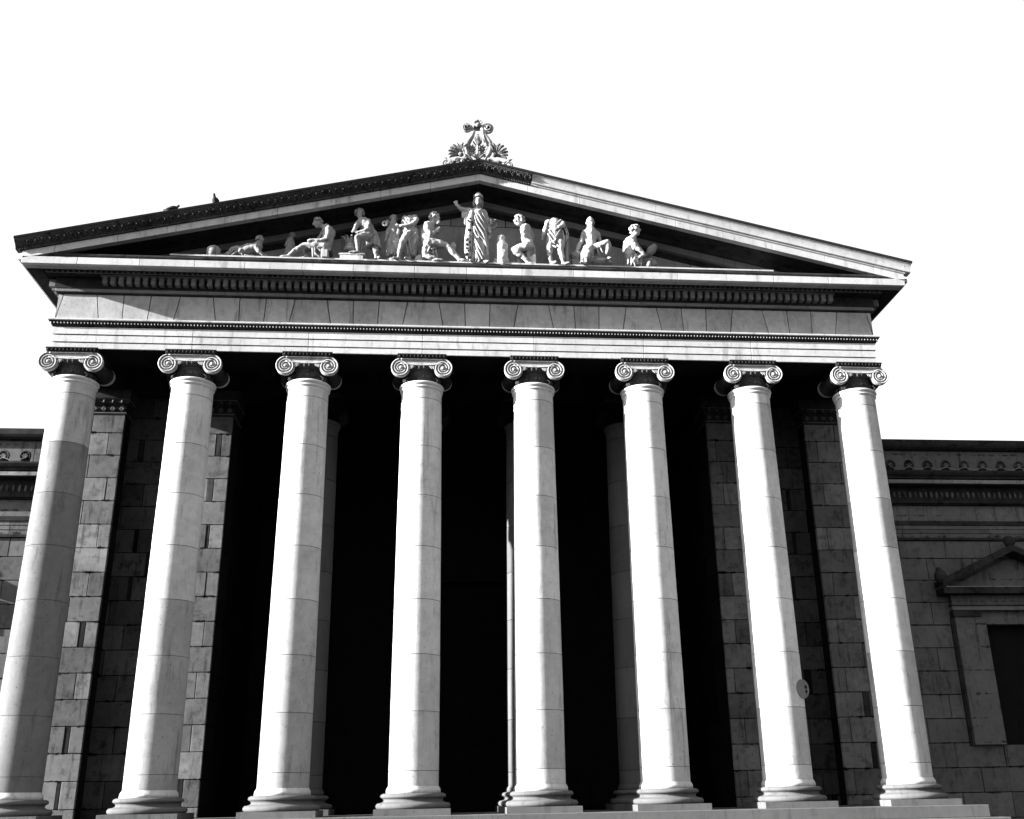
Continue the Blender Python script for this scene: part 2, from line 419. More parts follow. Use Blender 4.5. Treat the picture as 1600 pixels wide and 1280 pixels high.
# soffit slabs and corona
c6=MB(); ucourse(c6,[(.43,16.52),(.86-.10,16.50),(.86-.10,16.60),(.43,16.60)])
c7=MB(); PX=[-HW-.86]+[-HW-.86+1.62*k+random.uniform(-.15,.15) for k in range(1,17)]
PX=[x for x in PX if x<HW+.4]+[HW+.86]
for a,c in zip(PX[:-1],PX[1:]):
    t=random.uniform(.88,1.06); c7.box(a+.006,c-.006,-1.5,-1.36,16.44,16.665,t)
    c7.box(a+.006,c-.006,-1.36,-1.10,16.47,16.60,t*.7)
for sx in (-1,1): c7.box(sx*(HW+.86),sx*(HW+.835),-1.357,YB,16.44,16.665); c6.box(sx*(HW+.832),sx*(HW+.40),-1.09,YB,16.445,16.60)
c7.build('corona','beam',PO,bevel=.006); c6.build('soffit','soot_shade',PO)
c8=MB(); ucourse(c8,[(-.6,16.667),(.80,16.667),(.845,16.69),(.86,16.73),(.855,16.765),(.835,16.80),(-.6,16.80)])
c8.build('cornice_cyma','soot_shade',PO)
pl=MB(); pl.box(-9.25,9.25,-1.32,-.05,16.915,16.965,1.0); pl.build('statue_ledge','beam',PO)  # ledge stops where shadow would begin: shade put into its length
pl=MB(); pl.box(-9.2,9.2,-1.29,-.06,16.801,16.914,1.0); pl.build('ledge_base','soot_shade',PO)

# ---------------------------------------------------------------- pediment
SL=.2370; ZA=19.775
def rake(b,prof,sx,x0,x1,tone=1.0):
    """prof: outline of (y, height above the lower edge line of the raking corona)"""
    n=len(prof); vs=[]
    for xx in (x0,x1):
        for (y,h) in prof: vs.append((sx*xx,y,ZA-SL*xx+h))
    fs=[(i,(i+1)%n,n+(i+1)%n,n+i) for i in range(n)]+[tuple(range(n)),tuple(range(2*n-1,n-1,-1))]
    b.add(vs,fs,tone)
XE=HW+.86
ty=MB()    # tympanum stones
def clip(poly,f):
    out=[]
    for i in range(len(poly)):
        a,b=poly[i],poly[(i+1)%len(poly)]; fa,fb=f(a),f(b)
        if fa>=0: out.append(a)
        if (fa>=0)!=(fb>=0): t=fa/(fa-fb); out.append((a[0]+(b[0]-a[0])*t,a[1]+(b[1]-a[1])*t))
    return out
rows=[(16.80,17.35),(17.35,18.90),(18.90,19.9)]
for r,(z0,z1) in enumerate(rows):
    x=-12.2+[.4,-.35,.70][r]
    while x<12.4:
        wd=1.77; poly=[(x+.014,z0+.012),(x+wd-.014,z0+.012),(x+wd-.014,z1-.012),(x+.014,z1-.012)]
        for sx in (-1,1): poly=clip(poly,lambda q:(ZA-.30-SL*sx*q[0])-q[1]) if poly else poly
        if len(poly)>=3: ty.prism(poly,-.15+random.uniform(-.004,.004),.1,'y',random.uniform(.82,1.1))
        x+=wd
ty.prism([(-12.3,16.8),(12.3,16.8),(0,ZA-.3)],-.10,.25,'y',.04)
ty.build('tympanum','tymp',PO,bevel=.006)
for sx in (-1,1):
    lbl='left' if sx<0 else 'right'
    md=MB(); rake(md,[(-.10,-.42),(-.20,-.42),(-.22,-.36),(-.26,-.33),(-.26,-.27),(-.10,-.27)],sx,0,XE-1.6); md.build('pediment_bead','soot_shade',PO)
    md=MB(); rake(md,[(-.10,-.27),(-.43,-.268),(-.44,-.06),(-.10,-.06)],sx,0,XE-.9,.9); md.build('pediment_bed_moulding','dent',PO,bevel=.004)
    md=MB(); rake(md,[(-.10,-.06),(-.50,-.058),(-.62,.02),(-1.36,.03),(-1.36,.15),(-.10,.15)],sx,0,XE-.02); md.build('raking_soffit','soot_shade',PO)
    rc=MB(); xs=[0]+[1.55*k+random.uniform(-.12,.12) for k in range(1,9)]+[XE]
    for a,c in zip(xs[:-1],xs[1:]):
        rake(rc,[(-1.5,0),(-1.5,.235),(-1.3,.235),(-1.3,.0)],sx,a+(.005 if a else 0),c-.005 if c<XE else c,random.uniform(.9,1.06))
    rc.build('raking_corona','beam',PO,bevel=.006)
    # bead moulding, then sima
    new0=1.66 if sx>0 else 99
    b1=MB(); b2=MB(); s1=MB(); s2=MB()
    bead=[(-1.3,.237),(-1.515,.237),(-1.545,.255),(-1.545,.29),(-1.3,.29)]
    sima=[(-1.3,.292),(-1.53,.292),(-1.545,.31),(-1.565,.36),(-1.62,.42),(-1.70,.475),(-1.74,.51),(-1.75,.555),(-1.3,.555)]
    plain=[(-1.3,.292),(-1.60,.292),(-1.612,.31),(-1.625,.38),(-1.645,.44),(-1.67,.49),(-1.70,.52),(-1.735,.53),(-1.74,.555),(-1.3,.555)]
    if sx<0:
        rake(b1,bead,sx,0,XE+.05); rake(s1,sima,sx,0,XE+.2)
    else:
        rake(b1,bead,sx,0,1.6); rake(s1,sima,sx,0,1.63)
        rake(b2,bead,sx,1.605,XE+.04)
        xs=[1.64,3.0,5.55,7.9,10.2,XE+.2]
        for a,c in zip(xs[:-1],xs[1:]): rake(s2,plain,sx,a+.004,c-.004,random.uniform(.98,1.1))
    x=.04; xe=(XE+.1 if sx<0 else 1.58)
    while x<xe:  # little beads
        b1.ball((sx*x,-1.55,ZA-SL*x+.263),(.022,.02,.028),None,6,5); x+=.075
    x=.10; k=0
    while x<xe-.05:   # carved palmettes and lotus on the gutter
        zc=ZA-SL*x+.33
        for j in range(-2,3):
            an=j*(.45 if k%2 else .3); L_=.155*(1-.1*abs(j))
            P=lambda u:(sx*(x+math.sin(an)*L_*u),-1.575-.13*(u**1.6)-.012,zc+math.cos(an)*L_*u)
            s1.tube([P(.1),P(.5),P(1.0)],[.008,.014,.019],seg=5)
        s1.tube([(sx*(x-.09),-1.63,zc+.06-.0),(sx*x,-1.585,zc-.015),(sx*(x+.09),-1.63,zc+.06)],.012,seg=5)
        x+=.20; k+=1
    b1.build('raking_bead','carved',PO); s1.build('raking_gutter','carved',PO)['label']='blackened %s gutter edge carved with palmettes'%lbl
    if sx>0:
        b2.build('raking_bead','beam',PO); s2.build('raking_gutter','beam',PO,bevel=.004)['label']='smooth pale renewed gutter edge on the right slope'
    ld=MB(); rake(ld,[(-1.2,.557),(-1.77,.545),(-1.785,.61),(-1.2,.61)],sx,0,XE+.21); ld.build('gutter_flashing','lead',PO)
# roof slopes and side eaves
rf=MB()
for sx in (-1,1):
    rake(rf,[(-1.29,.30),(-1.29,.54),(16,.54),(16,.30)],sx,0,XE+.1)
rf.build('roof','lead',PO)
rb=MB(); rb.prism([(-12.2,16.9),(12.2,16.9),(0,ZA-.1)],.26,15.9,'y',.5); rb.build('gable_core','inner',PO)
for sx in (-1,1):
    ev=MB(); ev.box(sx*(XE-.1),sx*(XE+.2),-1.28,YB+8,16.67,16.80); ev.build('side_eave','beam',PO)

# ---------------------------------------------------------------- porch walls
def ashlar(b,x0,x1,z0,z1,y,back,rowoff=0,wd=1.36,dark=None):
    k0=math.floor((z0-4.47)/.747); z=4.47+.747*k0; r=k0
    while z<z1-.01:
        a=max(z,z0); c=min(z+.747,z1)
        if c-a>.03:
            off=(.5 if (r+rowoff)%2 else 0)*wd + random.uniform(-.12,.12); x=x0-((x0)%wd)+off-wd
            while x<x1:
                xa=max(x,x0); xb=min(x+wd,x1)
                if xb-xa>.04:
                    g=.010
                    if dark and random.random()<.38 and xb-xa>.5 and xb<x1-.05:
                        q=random.uniform(.09,.2); b.box(xb-q,xb-g,y+random.uniform(.0,.012),back,a+g,c-g,random.uniform(.12,.4)); xb-=q+.003
                    b.box(xa+(g if xa>x0 else 0),xb-(g if xb<x1 else 0),y+random.uniform(-.006,.006),back,a+g,c-g,random.uniform(.6,1.25) if dark else random.uniform(.75,1.15))
                x+=wd
        z+=.747; r+=1
def pier(xa,xb,yf,yb_,off):
    b=MB(); ashlar(b,xa,xb,ZS,13.30,yf,yf+.13,off,1.36,True)
    o=b.build('pier','wall',PO,bevel=.008)
    b=MB(); z=ZS
    for k in range(17):
        z0=max(ZS,4.47+.747*(k-5)); z1=min(13.30,4.47+.747*(k-4))
        if z1>z0+.02: b.box(xa+.004,xb-.004,yf+.132,yb_,z0+.008,z1-.008,random.uniform(.8,1.2))
    b.build('pier_core','inner',o,bevel=.008)  # returns near black, far darker than the pier face
    c=MB(); xm0,xm1=min(xa,xb),max(xa,xb)
    def lay(o_,z0,z1,t=1): c.box(xm0-o_,xm1+o_,yf-o_,yb_,z0,z1,t)
    lay(.02,13.302,13.34); lay(.035,13.345,13.375,3.5); lay(.0,13.38,13.62); lay(.03,13.625,13.68); lay(.08,13.685,13.80); lay(.10,13.805,13.83,3.5); lay(.14,13.835,14.135)
    n=int((xm1-xm0)/.24)
    for k in range(n):
        x=xm0+.12+(xm1-xm0-.24)*k/(n-1)
        for j in range(-2,3):
            an=j*.5; c.tube([(x,yf-.01,13.42),(x+math.sin(an)*.08,yf-.04,13.44+math.cos(an)*.12)],[.01,.02],seg=5,tone=3)
        c.ball((x,yf-.09,13.74),(.035,.03,.05),None,8,6,tone=3)
    cc=c.build('pier_capital','soot_shade',o)
    return o
for sx in (-1,1):
    a=[7.82,9.18]; c=[11.22,12.58]
    pier(sx*a[0] if sx>0 else -a[1], sx*a[1] if sx>0 else -a[0],2.76,4.04,0)
    pier(c[0] if sx>0 else -c[1], c[1] if sx>0 else -c[0],2.76,4.04,1)
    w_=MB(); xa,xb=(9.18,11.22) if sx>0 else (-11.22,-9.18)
    ashlar(w_,xa,xb,ZS,14.13,3.42,3.9,1,1.25,True); w_.build('recessed_wall','shadewall',PO,bevel=.008)
    w_=MB()    # inner porch side walls in courses
    xf=sx*7.82
    z=4.47-.747*5; r=0
    while z<14.1:
        y=4.05-(.4 if r%2 else 0)
        while y<9.3:
            ya=max(4.05,y); yb_=min(y+1.36,9.3)
            if yb_-ya>.05: w_.box(xf+random.uniform(-.005,.005),xf+sx*.4,ya+.006,yb_-.006,max(z,ZS)+.006,min(z+.747,14.13)-.006,random.uniform(.8,1.1))
            y+=1.36
        z+=.747; r+=1
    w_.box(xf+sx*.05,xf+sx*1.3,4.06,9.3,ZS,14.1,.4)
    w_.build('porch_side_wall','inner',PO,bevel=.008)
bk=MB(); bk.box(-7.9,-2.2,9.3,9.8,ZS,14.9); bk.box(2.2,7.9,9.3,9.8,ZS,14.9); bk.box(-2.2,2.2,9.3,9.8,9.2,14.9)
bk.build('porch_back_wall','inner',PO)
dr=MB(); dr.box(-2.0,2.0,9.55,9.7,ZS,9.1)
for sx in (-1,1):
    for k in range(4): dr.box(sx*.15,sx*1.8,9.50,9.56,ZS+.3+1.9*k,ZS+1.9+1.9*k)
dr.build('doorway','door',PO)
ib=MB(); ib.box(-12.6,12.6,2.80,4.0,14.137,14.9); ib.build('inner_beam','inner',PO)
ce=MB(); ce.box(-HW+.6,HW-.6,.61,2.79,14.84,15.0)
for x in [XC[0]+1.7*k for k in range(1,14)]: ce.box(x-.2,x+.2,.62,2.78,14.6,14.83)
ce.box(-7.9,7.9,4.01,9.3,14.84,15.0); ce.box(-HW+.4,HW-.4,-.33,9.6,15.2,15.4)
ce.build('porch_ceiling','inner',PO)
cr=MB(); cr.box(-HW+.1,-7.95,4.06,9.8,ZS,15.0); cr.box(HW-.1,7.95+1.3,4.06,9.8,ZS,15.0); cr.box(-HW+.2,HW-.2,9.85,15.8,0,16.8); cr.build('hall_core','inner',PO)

# ---------------------------------------------------------------- the two wings
def wing(sx,label):
    W=empty('museum_wing',(sx*25,4,0)); tag(W,label,'building')
    X0,X1=12.60,39.0
    def bx(b,a,c,y0,y1,z0,z1,t=1): b.box(sx*a,sx*c,y0,y1,z0,z1,t)
    b=MB(); 
    # niche opening 16.1-19.0, from z=2.6 to 7.0
    def add(xa,xb,za,zb,y=4.0,back=4.35,ro=0):
        bb=MB(); ashlar(bb,*( (xa,xb) if sx>0 else (-xb,-xa)),za,zb,y,back,ro,1.62)
        b.v_n=0; n=len(b.v); b.v+=bb.v; b.f+=[[n+i for i in f] for f in bb.f]; b.t+=bb.t; b.sm+=bb.sm
    NX=[18.2,27.6,36.3]; hw=1.15
    edges=[X0]; 
    for c in NX: edges+=[c-hw,c+hw]
    edges.append(X1)
    for i in range(0,len(edges),2): add(edges[i],edges[i+1],0.0,6.7)
    add(X0,X1,6.7,9.56)
    for c in NX: add(c-hw,c+hw,0,2.9)
    for c in NX: add(c-hw-.1,c+hw+.1,2.7,6.9,4.55,4.65,1)
    for c in NX:
        for q in (-1,1): bx(b,c+q*hw,c+q*(hw+.1),4.36,4.54,2.7,6.9,.6)
        bx(b,c-hw,c+hw,4.36,4.54,2.8,2.9,.6)
    b.build('wall','wing',W,bevel=.008)
    dk=MB(); bx(dk,X0,X1,3.93,4.4,9.57,9.66,1); bx(dk,X0,X1,3.90,4.4,10.09,10.24); bx(dk,X0,X1,3.86,4.4,10.80,10.84)
    bx(dk,X0,X1,3.78,4.4,10.84,11.42); bx(dk,X0,X1,3.36,4.4,11.60,11.66)
    vs_=[(3.36,11.66),(3.28,11.72),(3.24,11.80),(3.24,11.86),(4.2,11.86),(4.2,11.66)]
    dk.prism(vs_,sx*X0,sx*X1,'x')
    dk.prism([(3.93,12.83),(3.84,12.9),(3.80,12.98),(3.80,13.17),(4.6,13.17),(4.6,12.83)],sx*X0,sx*X1,'x')
    dk.build('dark_mouldings','soot_shade',W)
    ar_=MB(); n=12
    for (a,c,y) in ((9.665,9.80,3.965),(9.812,9.945,3.95),(9.957,10.085,3.935)):
        x=X0-1.0
        while x<X1: bx(ar_,max(x,X0)+.006,min(x+3.1,X1)-.006,y,4.4,a,c,random.uniform(.8,1.1)); x+=3.1
    bx(ar_,X0,X1,4.0,4.3,9.665,10.08,.2)
    ar_.build('architrave','wing',W,bevel=.004)
    f_=MB(); x=X0-.4
    while x<X1: bx(f_,max(x,X0)+.007,min(x+1.75,X1)-.007,3.97,4.4,10.245,10.797,random.uniform(.95,1.35)); x+=1.75
    bx(f_,X0,X1,4.02,4.3,10.25,10.79,.2); f_.build('frieze','wing',W,bevel=.005)
    co_=MB(); x=X0-.7
    while x<X1: bx(co_,max(x,X0)+.005,min(x+2.3,X1)-.005,3.36,3.9,11.43,11.555,random.uniform(1.5,2.0)); x+=2.3
    bx(co_,X0,X1,3.40,3.9,11.40,11.44,.3)
    co_.build('corona','wing',W,bevel=.004)
    eb=MB(); x=X0+.2
    while x<X1: eb.ball((sx*x,3.76,11.12),(.045,.05,.12),None,8,6,random.uniform(.8,2.2)); x+=.19
    eb.build('egg_band','carved',W)
    pa=MB(); x=X0+.45
    xs=[X0,X0+1.75]
    while xs[-1]<X1: xs.append(xs[-1]+2.9)
    xs[-1]=X1
    for a,c in zip(xs[:-1],xs[1:]): bx(pa,a+.012,c-.012,4.05,4.5,11.87,12.825,random.uniform(.95,1.25))
    bx(pa,X0,X1,4.10,4.45,11.87,12.82,.1); pa.build('parapet','wing',W,bevel=.005)
    # antefixes with a wave line along the gutter
    for k in range(38):
        x=14.29+.66*k
        if x>X1-.4: break
        an_=MB()
        pts=[]
        for i in range(15):
            a=PI*1.15*i/14-.075*PI; pts.append((sx*(x+.15*math.cos(a)),3.24,12.03+.17*math.sin(a)))
        an_.tube(pts,.034,seg=6,tone=.7)
        an_.prism([(sx*(x+.145*math.cos(a_)),12.03+.165*math.sin(a_)) for a_ in [i*PI/8*1.0 for i in range(9)]]+[(sx*(x-.12),11.87),(sx*(x+.12),11.87)],3.26,3.33,'y',.3)
        for j in range(-2,3):
            a=j*.5; an_.tube([(sx*x,3.235,11.95),(sx*(x+math.sin(a)*.10),3.225,11.97+math.cos(a)*.14)],[.012,.02],seg=5,tone=1.6)
        pts=[(sx*(x+.66*(i/12)),3.23,11.885+.085*(abs(math.cos(PI*i/12))**3)) for i in range(13)]
        an_.tube(pts,.014,seg=5,tone=3.0)
        an_.build('antefix','carved',W)
    # aedicules
    for c in NX:
        A=MB()
        for q in (-1,1):
            bx(A,c+q*(hw+.0),c+q*(hw+1.05),3.80,4.05,2.9,6.95,1.0)
        for k,(o_,z0,z1) in enumerate(((.06,6.95,7.02),(.12,7.02,7.10))):
            pass
        bx(A,c-2.25,c+2.25,3.76,4.05,7.16,7.30,1.25); bx(A,c-2.23,c+2.23,3.80,4.05,7.33,7.66,1.0)
        A.build('aedicule','wing',W,bevel=.006)
        D=MB()
        for q in (-1,1):
            bx(D,c+q*(hw+1.14),c+q*(hw+1.06),3.93,4.05,2.9,6.93); bx(D,c+q*(hw+.15),c+q*(hw+1.12),3.72,4.05,6.95,7.14)
        bx(D,c-2.28,c+2.28,3.72,4.05,7.30,7.33); bx(D,c-2.62,c+2.62,3.42,4.05,7.66,7.86)
        for q in (-1,1):
            n=[(sx*(c+q*2.64),7.90),(sx*(c+q*2.64),8.12),(sx*c,9.30),(sx*c,9.08)]
            D.prism(n,3.36,4.04,'y'); 
            D.ball((sx*(c+q*2.62),3.5,8.22),(.22,.16,.24),None,12,8); D.tube([(sx*(c+q*2.62),3.5,8.3),(sx*(c+q*2.66),3.5,8.46)],[.13,.09],seg=8)
        D.ball((sx*c,3.5,9.42),(.2,.14,.22),None,12,8)
        D.build('aedicule_mouldings','soot_shade',W)
        L_=MB(); bx(L_,c-2.55,c+2.55,3.40,4.0,7.864,7.893,1.6)
        L_.prism([(sx*(c-2.3),7.895),(sx*(c+2.3),7.895),(sx*c,8.90)],3.86,4.04,'y',.9)
        L_.build('aedicule_pediment','wing',W)
    cor=MB(); bx(cor,X0+.05,X1-.2,4.46,12,0,11.8); cor.build('wing_core','inner',W)
    return W
wing(1,'long low grey stone wing with parapet and pedimented niches, right of the portico')
wing(-1,'long low grey stone wing with parapet and pedimented niches, left of the portico')

# ---------------------------------------------------------------- pediment sculpture
YS=-1.16       # plane on which the figures stand, on the ledge in front of the tympanum
LZ=16.965
G='marble figures standing in the pediment'
CL=bpy.data.textures.new('chisel','CLOUDS'); CL.noise_scale=.13; CL.noise_depth=2
class Fig:
    """marble figure: capsules fused into one skin; drapery and props are parts of their own"""
    def __init__(s,name,label,px,y0=YS,tone=1.0,cat='statue',group=G):
        base=at(px,405,y0); s.root=empty(name,(base.x,y0,LZ)); tag(s.root,label,cat,group); s.b=MB(); s.y0=y0; s.tone=tone
    def P(s,px,py,dy=0):
        p=at(px,py,s.y0); q=Vector((p.x,p.y+dy,p.z+dy*0.49)); return q
    def limb(s,*js,b=None):
        """joints (px,py,depth,radius)"""
        b=b or s.b; pts=[];rd=[]
        for j0,j1 in zip(js[:-1],js[1:]):
            n=4
            for i in range(n):
                t=i/n; pts.append(s.P(j0[0],j0[1],j0[2]).lerp(s.P(j1[0],j1[1],j1[2]),t)); rd.append(1.1*(j0[3]+(j1[3]-j0[3])*t))
        pts.append(s.P(*js[-1][:3])); rd.append(1.1*js[-1][3])
        b.tube(pts,rd,seg=12)
    def blob(s,px,py,dy,r,rot=None,b=None): (b or s.b).ball(s.P(px,py,dy),r,rot,14,10)
    def head(s,px,py,dy=0,r=.135,face=(0,-1),hair='curly',tilt=0):
        """face: direction the face looks in, (x,y) on plan"""
        c=s.P(px,py,dy); f=Vector((face[0],face[1],-math.tan(tilt))).normalized(); sd=Vector((-f.y,f.x,0)).normalized(); up=sd.cross(f)*1
        if up.z<0: up=-up
        b=s.b; R=Matrix((sd,f,up)).transposed().to_4x4()
        b.ball(c,(r*.78,r*.95,r*1.12),R,16,12)
        b.ball(c+f*r*.28-up*r*.55,(r*.55,r*.62,r*.55),R,12,8)     # jaw
        b.tube([c+f*r*.92+up*r*.25,c+f*r*1.12-up*r*.12],[r*.09,r*.16],seg=8)   # nose
        b.tube([c+f*r*.86-up*r*.47-sd*r*.16,c+f*r*.93-up*r*.45,c+f*r*.86-up*r*.47+sd*r*.16],r*.085,seg=6)  # lips
        b.ball(c+f*r*.74-up*r*.86,r*.2,None,8,6)                 # chin
        b.tube([c+f*r*.80+up*r*.30-sd*r*.5,c+f*r*.93+up*r*.33,c+f*r*.80+up*r*.30+sd*r*.5],r*.10,seg=6)   # brow
        for q in (-1,1): b.ball(c+sd*q*r*.78-up*r*.05,(r*.12,r*.2,r*.26),R,8,6)
        H=MB(); rnd=random.Random(int(px*7))
        if hair:
            for k in range(60):
                a=rnd.uniform(0,2*PI); e=rnd.uniform(-.35,1.5); d=sd*math.cos(a)*math.cos(e)+f*math.sin(a)*math.cos(e)+up*math.sin(e)
                if d.dot(f)>.45 and d.dot(up)<.62: continue
                H.ball(c+d*r*1.0+up*r*.08,r*rnd.uniform(.20,.33),None,8,6)
            s.hair=H
        return c,f,up,sd
    def robe(s,name,top,bot,folds=11,amp=.13,ell=.7,mid=None,b=None,twist=.5,hemwave=.05,mat='statue',n=22,sag=None):
        """tube of cloth with folds; top/bot=(px,py,dy,radius)"""
        rb=MB(); seg=72; vs=[]; st_=[top]+([mid] if mid else [])+[bot]; rnd=random.Random(int(top[0]*13)); ph=[rnd.uniform(0,6.28) for _ in range(4)]
        for i in range(n+1):
            t=i/n; q=t*(len(st_)-1); k=min(int(q),len(st_)-2); u=q-k; a,c=st_[k],st_[k+1]
            p=s.P(a[0]+(c[0]-a[0])*u,a[1]+(c[1]-a[1])*u,a[2]+(c[2]-a[2])*u); r=a[3]+(c[3]-a[3])*u
            for j in range(seg):
                an=2*PI*j/seg; w_=amp*1.25*min(1,.35+t)*((1-2*abs(math.sin(folds*.5*an+twist*4*t+ph[0]+.6*math.sin(3*an+ph[3]+2*t))))*.75+math.sin((folds*1.7//1)*an-twist*5*t+ph[1])*.35)
                rr=r*(1+w_); z=p.z+hemwave*math.sin(folds*an+ph[2])*(t>.97)
                vs.append((p.x+rr*math.cos(an),p.y+rr*math.sin(an)*ell,z))
        fs=[(i*seg+j,i*seg+(j+1)%seg,(i+1)*seg+(j+1)%seg,(i+1)*seg+j) for i in range(n) for j in range(seg)]
        fs+=[tuple(range(seg)),tuple(n*seg+j for j in range(seg))]
        rb.add(vs,fs,s.tone,True)
        s.cl=getattr(s,'cl',None) or MB(); s.cl.add(rb.v,rb.f,1,True)
    def folds(s,name,strips,r=.028,mat='statue'):
        """hanging folds: list of pixel polylines"""
        fb=s.cl=getattr(s,'cl',None) or MB()
        for stp in strips:
            pts=[s.P(*(q[0],q[1],(q[2] if len(q)==3 else -.12)*.74)) for q in stp]
            n=len(pts); rw=random.Random(int(pts[0].x*999)); pts=[q+Vector((rw.uniform(-.012,.012),0,rw.uniform(-.01,.01))) for q in pts]; fb.tube(pts,[r*rw.uniform(.6,1.0)*(.6+.5*math.sin(PI*(i+.5)/n)) for i in range(n)],seg=8,tone=s.tone)
    def prop(s,name,mb,mat='statue',bevel=0): return mb.build(name,mat,s.root,bevel=bevel)
    def done(s,vox=.022,name='figure'):
        s.b.t=[s.tone]*len(s.b.t)
        k='statue%03d'%round(s.tone*100)
        if k not in MT: MT[k]=stone('statue marble',0.27,0.35,0.5,0.7,bump=0.5,blotch=0.2,rough=0.8,tonefix=s.tone)
        o=s.b.build(name,k,s.root)
        md=o.modifiers.new('fuse','REMESH'); md.mode='VOXEL'; md.voxel_size=vox; md.use_smooth_shade=True
        sm=o.modifiers.new('soften','SMOOTH'); sm.factor=.5; sm.iterations=3
        dp=o.modifiers.new('chisel','DISPLACE'); dp.texture=CL; dp.strength=.055; dp.mid_level=.5; dp.texture_coords='GLOBAL'
        if getattr(s,'cl',None):
            h=s.cl.build('drapery',k,s.root); md=h.modifiers.new('fuse','REMESH'); md.mode='VOXEL'; md.voxel_size=.013; md.use_smooth_shade=True
            sm=h.modifiers.new('soften','SMOOTH'); sm.factor=.5; sm.iterations=2
        if getattr(s,'hair',None):
            h=s.hair.build('hair',k,s.root); md=h.modifiers.new('fuse','REMESH'); md.mode='VOXEL'; md.voxel_size=.018; md.use_smooth_shade=True
        return s.root
def hand(F,px,py,dy,dx,dz,curl=.5,r=.05):
    """palm and five short fingers pointing along (dx,dz) in the picture plane"""
    c=F.P(px,py,dy); d=Vector((dx,-.15,dz)).normalized(); sd=Vector((-d.z,0,d.x)); b=F.b
    b.ball(c,(r*.95,r*.6,r*.95),None,10,8)
    for k in range(4):
        o=c+sd*(r*.9)*(k-1.5)*.5+d*r*.6; L_=r*(1.5-.22*abs(k-1.3)); m_=o+d*L_*.5; e=m_+d*L_*.5*(1-curl)+Vector((0,.5,-1)).normalized()*L_*curl*.6
        b.tube([o,m_,e],[r*.24,r*.22,r*.18],seg=6)
    b.tube([c+sd*r*.8,c+sd*r*1.35+d*r*.7],[r*.27,r*.2],seg=6)
def foot(F,px,py,dy,dx,r=.055):
    b=F.b; c=F.P(px,py,dy); d=Vector((dx,-.35 if abs(dx)<.5 else -.1,0)).normalized()
    b.tube([c-d*.05,c+d*.10-Vector((0,0,.015)),c+d*.22-Vector((0,0,.03))],[r*1.0,r*.95,r*.62],seg=10)

# round-bodied jar at the far left
F=Fig('stone_jar','rounded pale stone jar standing alone at the far left of the pediment',333.5,cat='jar',group=None)
j=MB(); c=F.P(333.5,397); j.lathe([(.12,0),(.17,.02),(.205,.12),(.212,.2),(.20,.28),(.15,.335),(.08,.355),(.05,.375)],(c.x,c.y,LZ),seg=28,tone=.8); F.prop('jar_body',j)
l_=MB(); l_.lathe([(.045,.37),(.06,.385),(.03,.41)],(c.x,c.y,LZ),seg=16,tone=.8); F.prop('lid',l_)

# reclining figure
F=Fig('reclining_statue','pale reclining marble figure propped on its arm, second from the left in the pediment',385,tone=.62)
F.limb((378,392,0,.13),(388,390,0,.17),(398,389,0,.17),(402,386,0,.15)); F.limb((402,385,0,.11),(404,381,0,.06),(405,378,0,.06))
F.limb((400,386,-.12,.075),(406,393,-.15,.062),(413,399,-.12,.045)); hand(F,416,400,-.12,1,-.1)
F.limb((378,393,-.03,.12),(372,389,-.02,.10),(363,392,-.02,.08),(355,397,0,.06)); F.limb((378,394,.12,.12),(368,397,.1,.08)); foot(F,356,398,0,-1)
F.head(406,375.5,0,.12,(.9,-.35)); 
F.folds('mantle',[[(355,398),(362,391),(371,386.5)],[(358,399),(366,392),(373,388)],[(362,400),(369,395),(375,390)],[(379,388),(377,394),(380,399)],[(383,399),(390,400),(398,400)]],.035)
F.done()

# small draped figurine
F=Fig('figurine','small dim draped figurine behind the foot of the seated carver',451.5,y0=-.75,tone=.6,cat='figurine')
F.limb((454,386,0,.10),(454,380,0,.12),(454,376,0,.11)); F.limb((451,376,0,.05),(448,379,-.05,.04),(447,384,-.08,.035)); F.limb((457,376,0,.05),(459.5,381,-.05,.04),(459,386,0,.035))
F.limb((455,375,0,.04),(456,371,0,.035)); F.head(457,368,0,.085,(0,-1))
F.robe('robe',(453,385,0,.13),(452,402,0,.17),8,.2,.7); F.done(.018)

# seated carver facing left
F=Fig('seated_statue','seated marble carver facing left with one leg stretched along the ledge',500,tone=.76)
F.limb((508,384,0,.17),(513,374,.02,.16),(514,364,.02,.18),(511,358,0,.15)); F.limb((508,357,0,.07),(503,352,0,.06))
F.limb((513.5,358,-.17,.085),(514.5,366,-.2,.075),(512,374,-.2,.062),(500,376.5,-.2,.05),(489,375.5,-.2,.04)); hand(F,486,376,-.2,-1,-.3)
F.limb((506,359,.18,.08),(499,370,.2,.06),(492,378,.1,.045))
F.limb((508,387,-.08,.15),(490,385,-.1,.115),(475,384.5,-.1,.082),(464,391,-.1,.078),(452,399,-.1,.045)); foot(F,450,400.5,-.1,-1)
F.limb((500,388,.12,.12),(478,388,.14,.08),(474,391,.12,.07),(479,401,.1,.045)); foot(F,480,402,.1,-.5)
F.head(497,349,0,.15,(-.95,-.3),tilt=.35)
F.folds('drapery',[[(484,378,-.2),(489,387,-.2),(491,400,-.2)],[(486,378,-.2),(493,388,-.22),(493,401,-.2)],[(489,379,-.2),(497,388,-.2),(502,393,-.2)],[(492,379,-.2),(500,384,-.25),(505,391,-.2)],[(487,380,-.2),(490,390,-.2),(490,402,-.2)],[(491,391,-.2),(495,398,-.2),(500,402,-.2)],[(506,380,-.2),(512,385,-.2),(516,391,-.2)],[(504,384,-.2),(510,390,-.2),(516,392,-.2)]],.04)
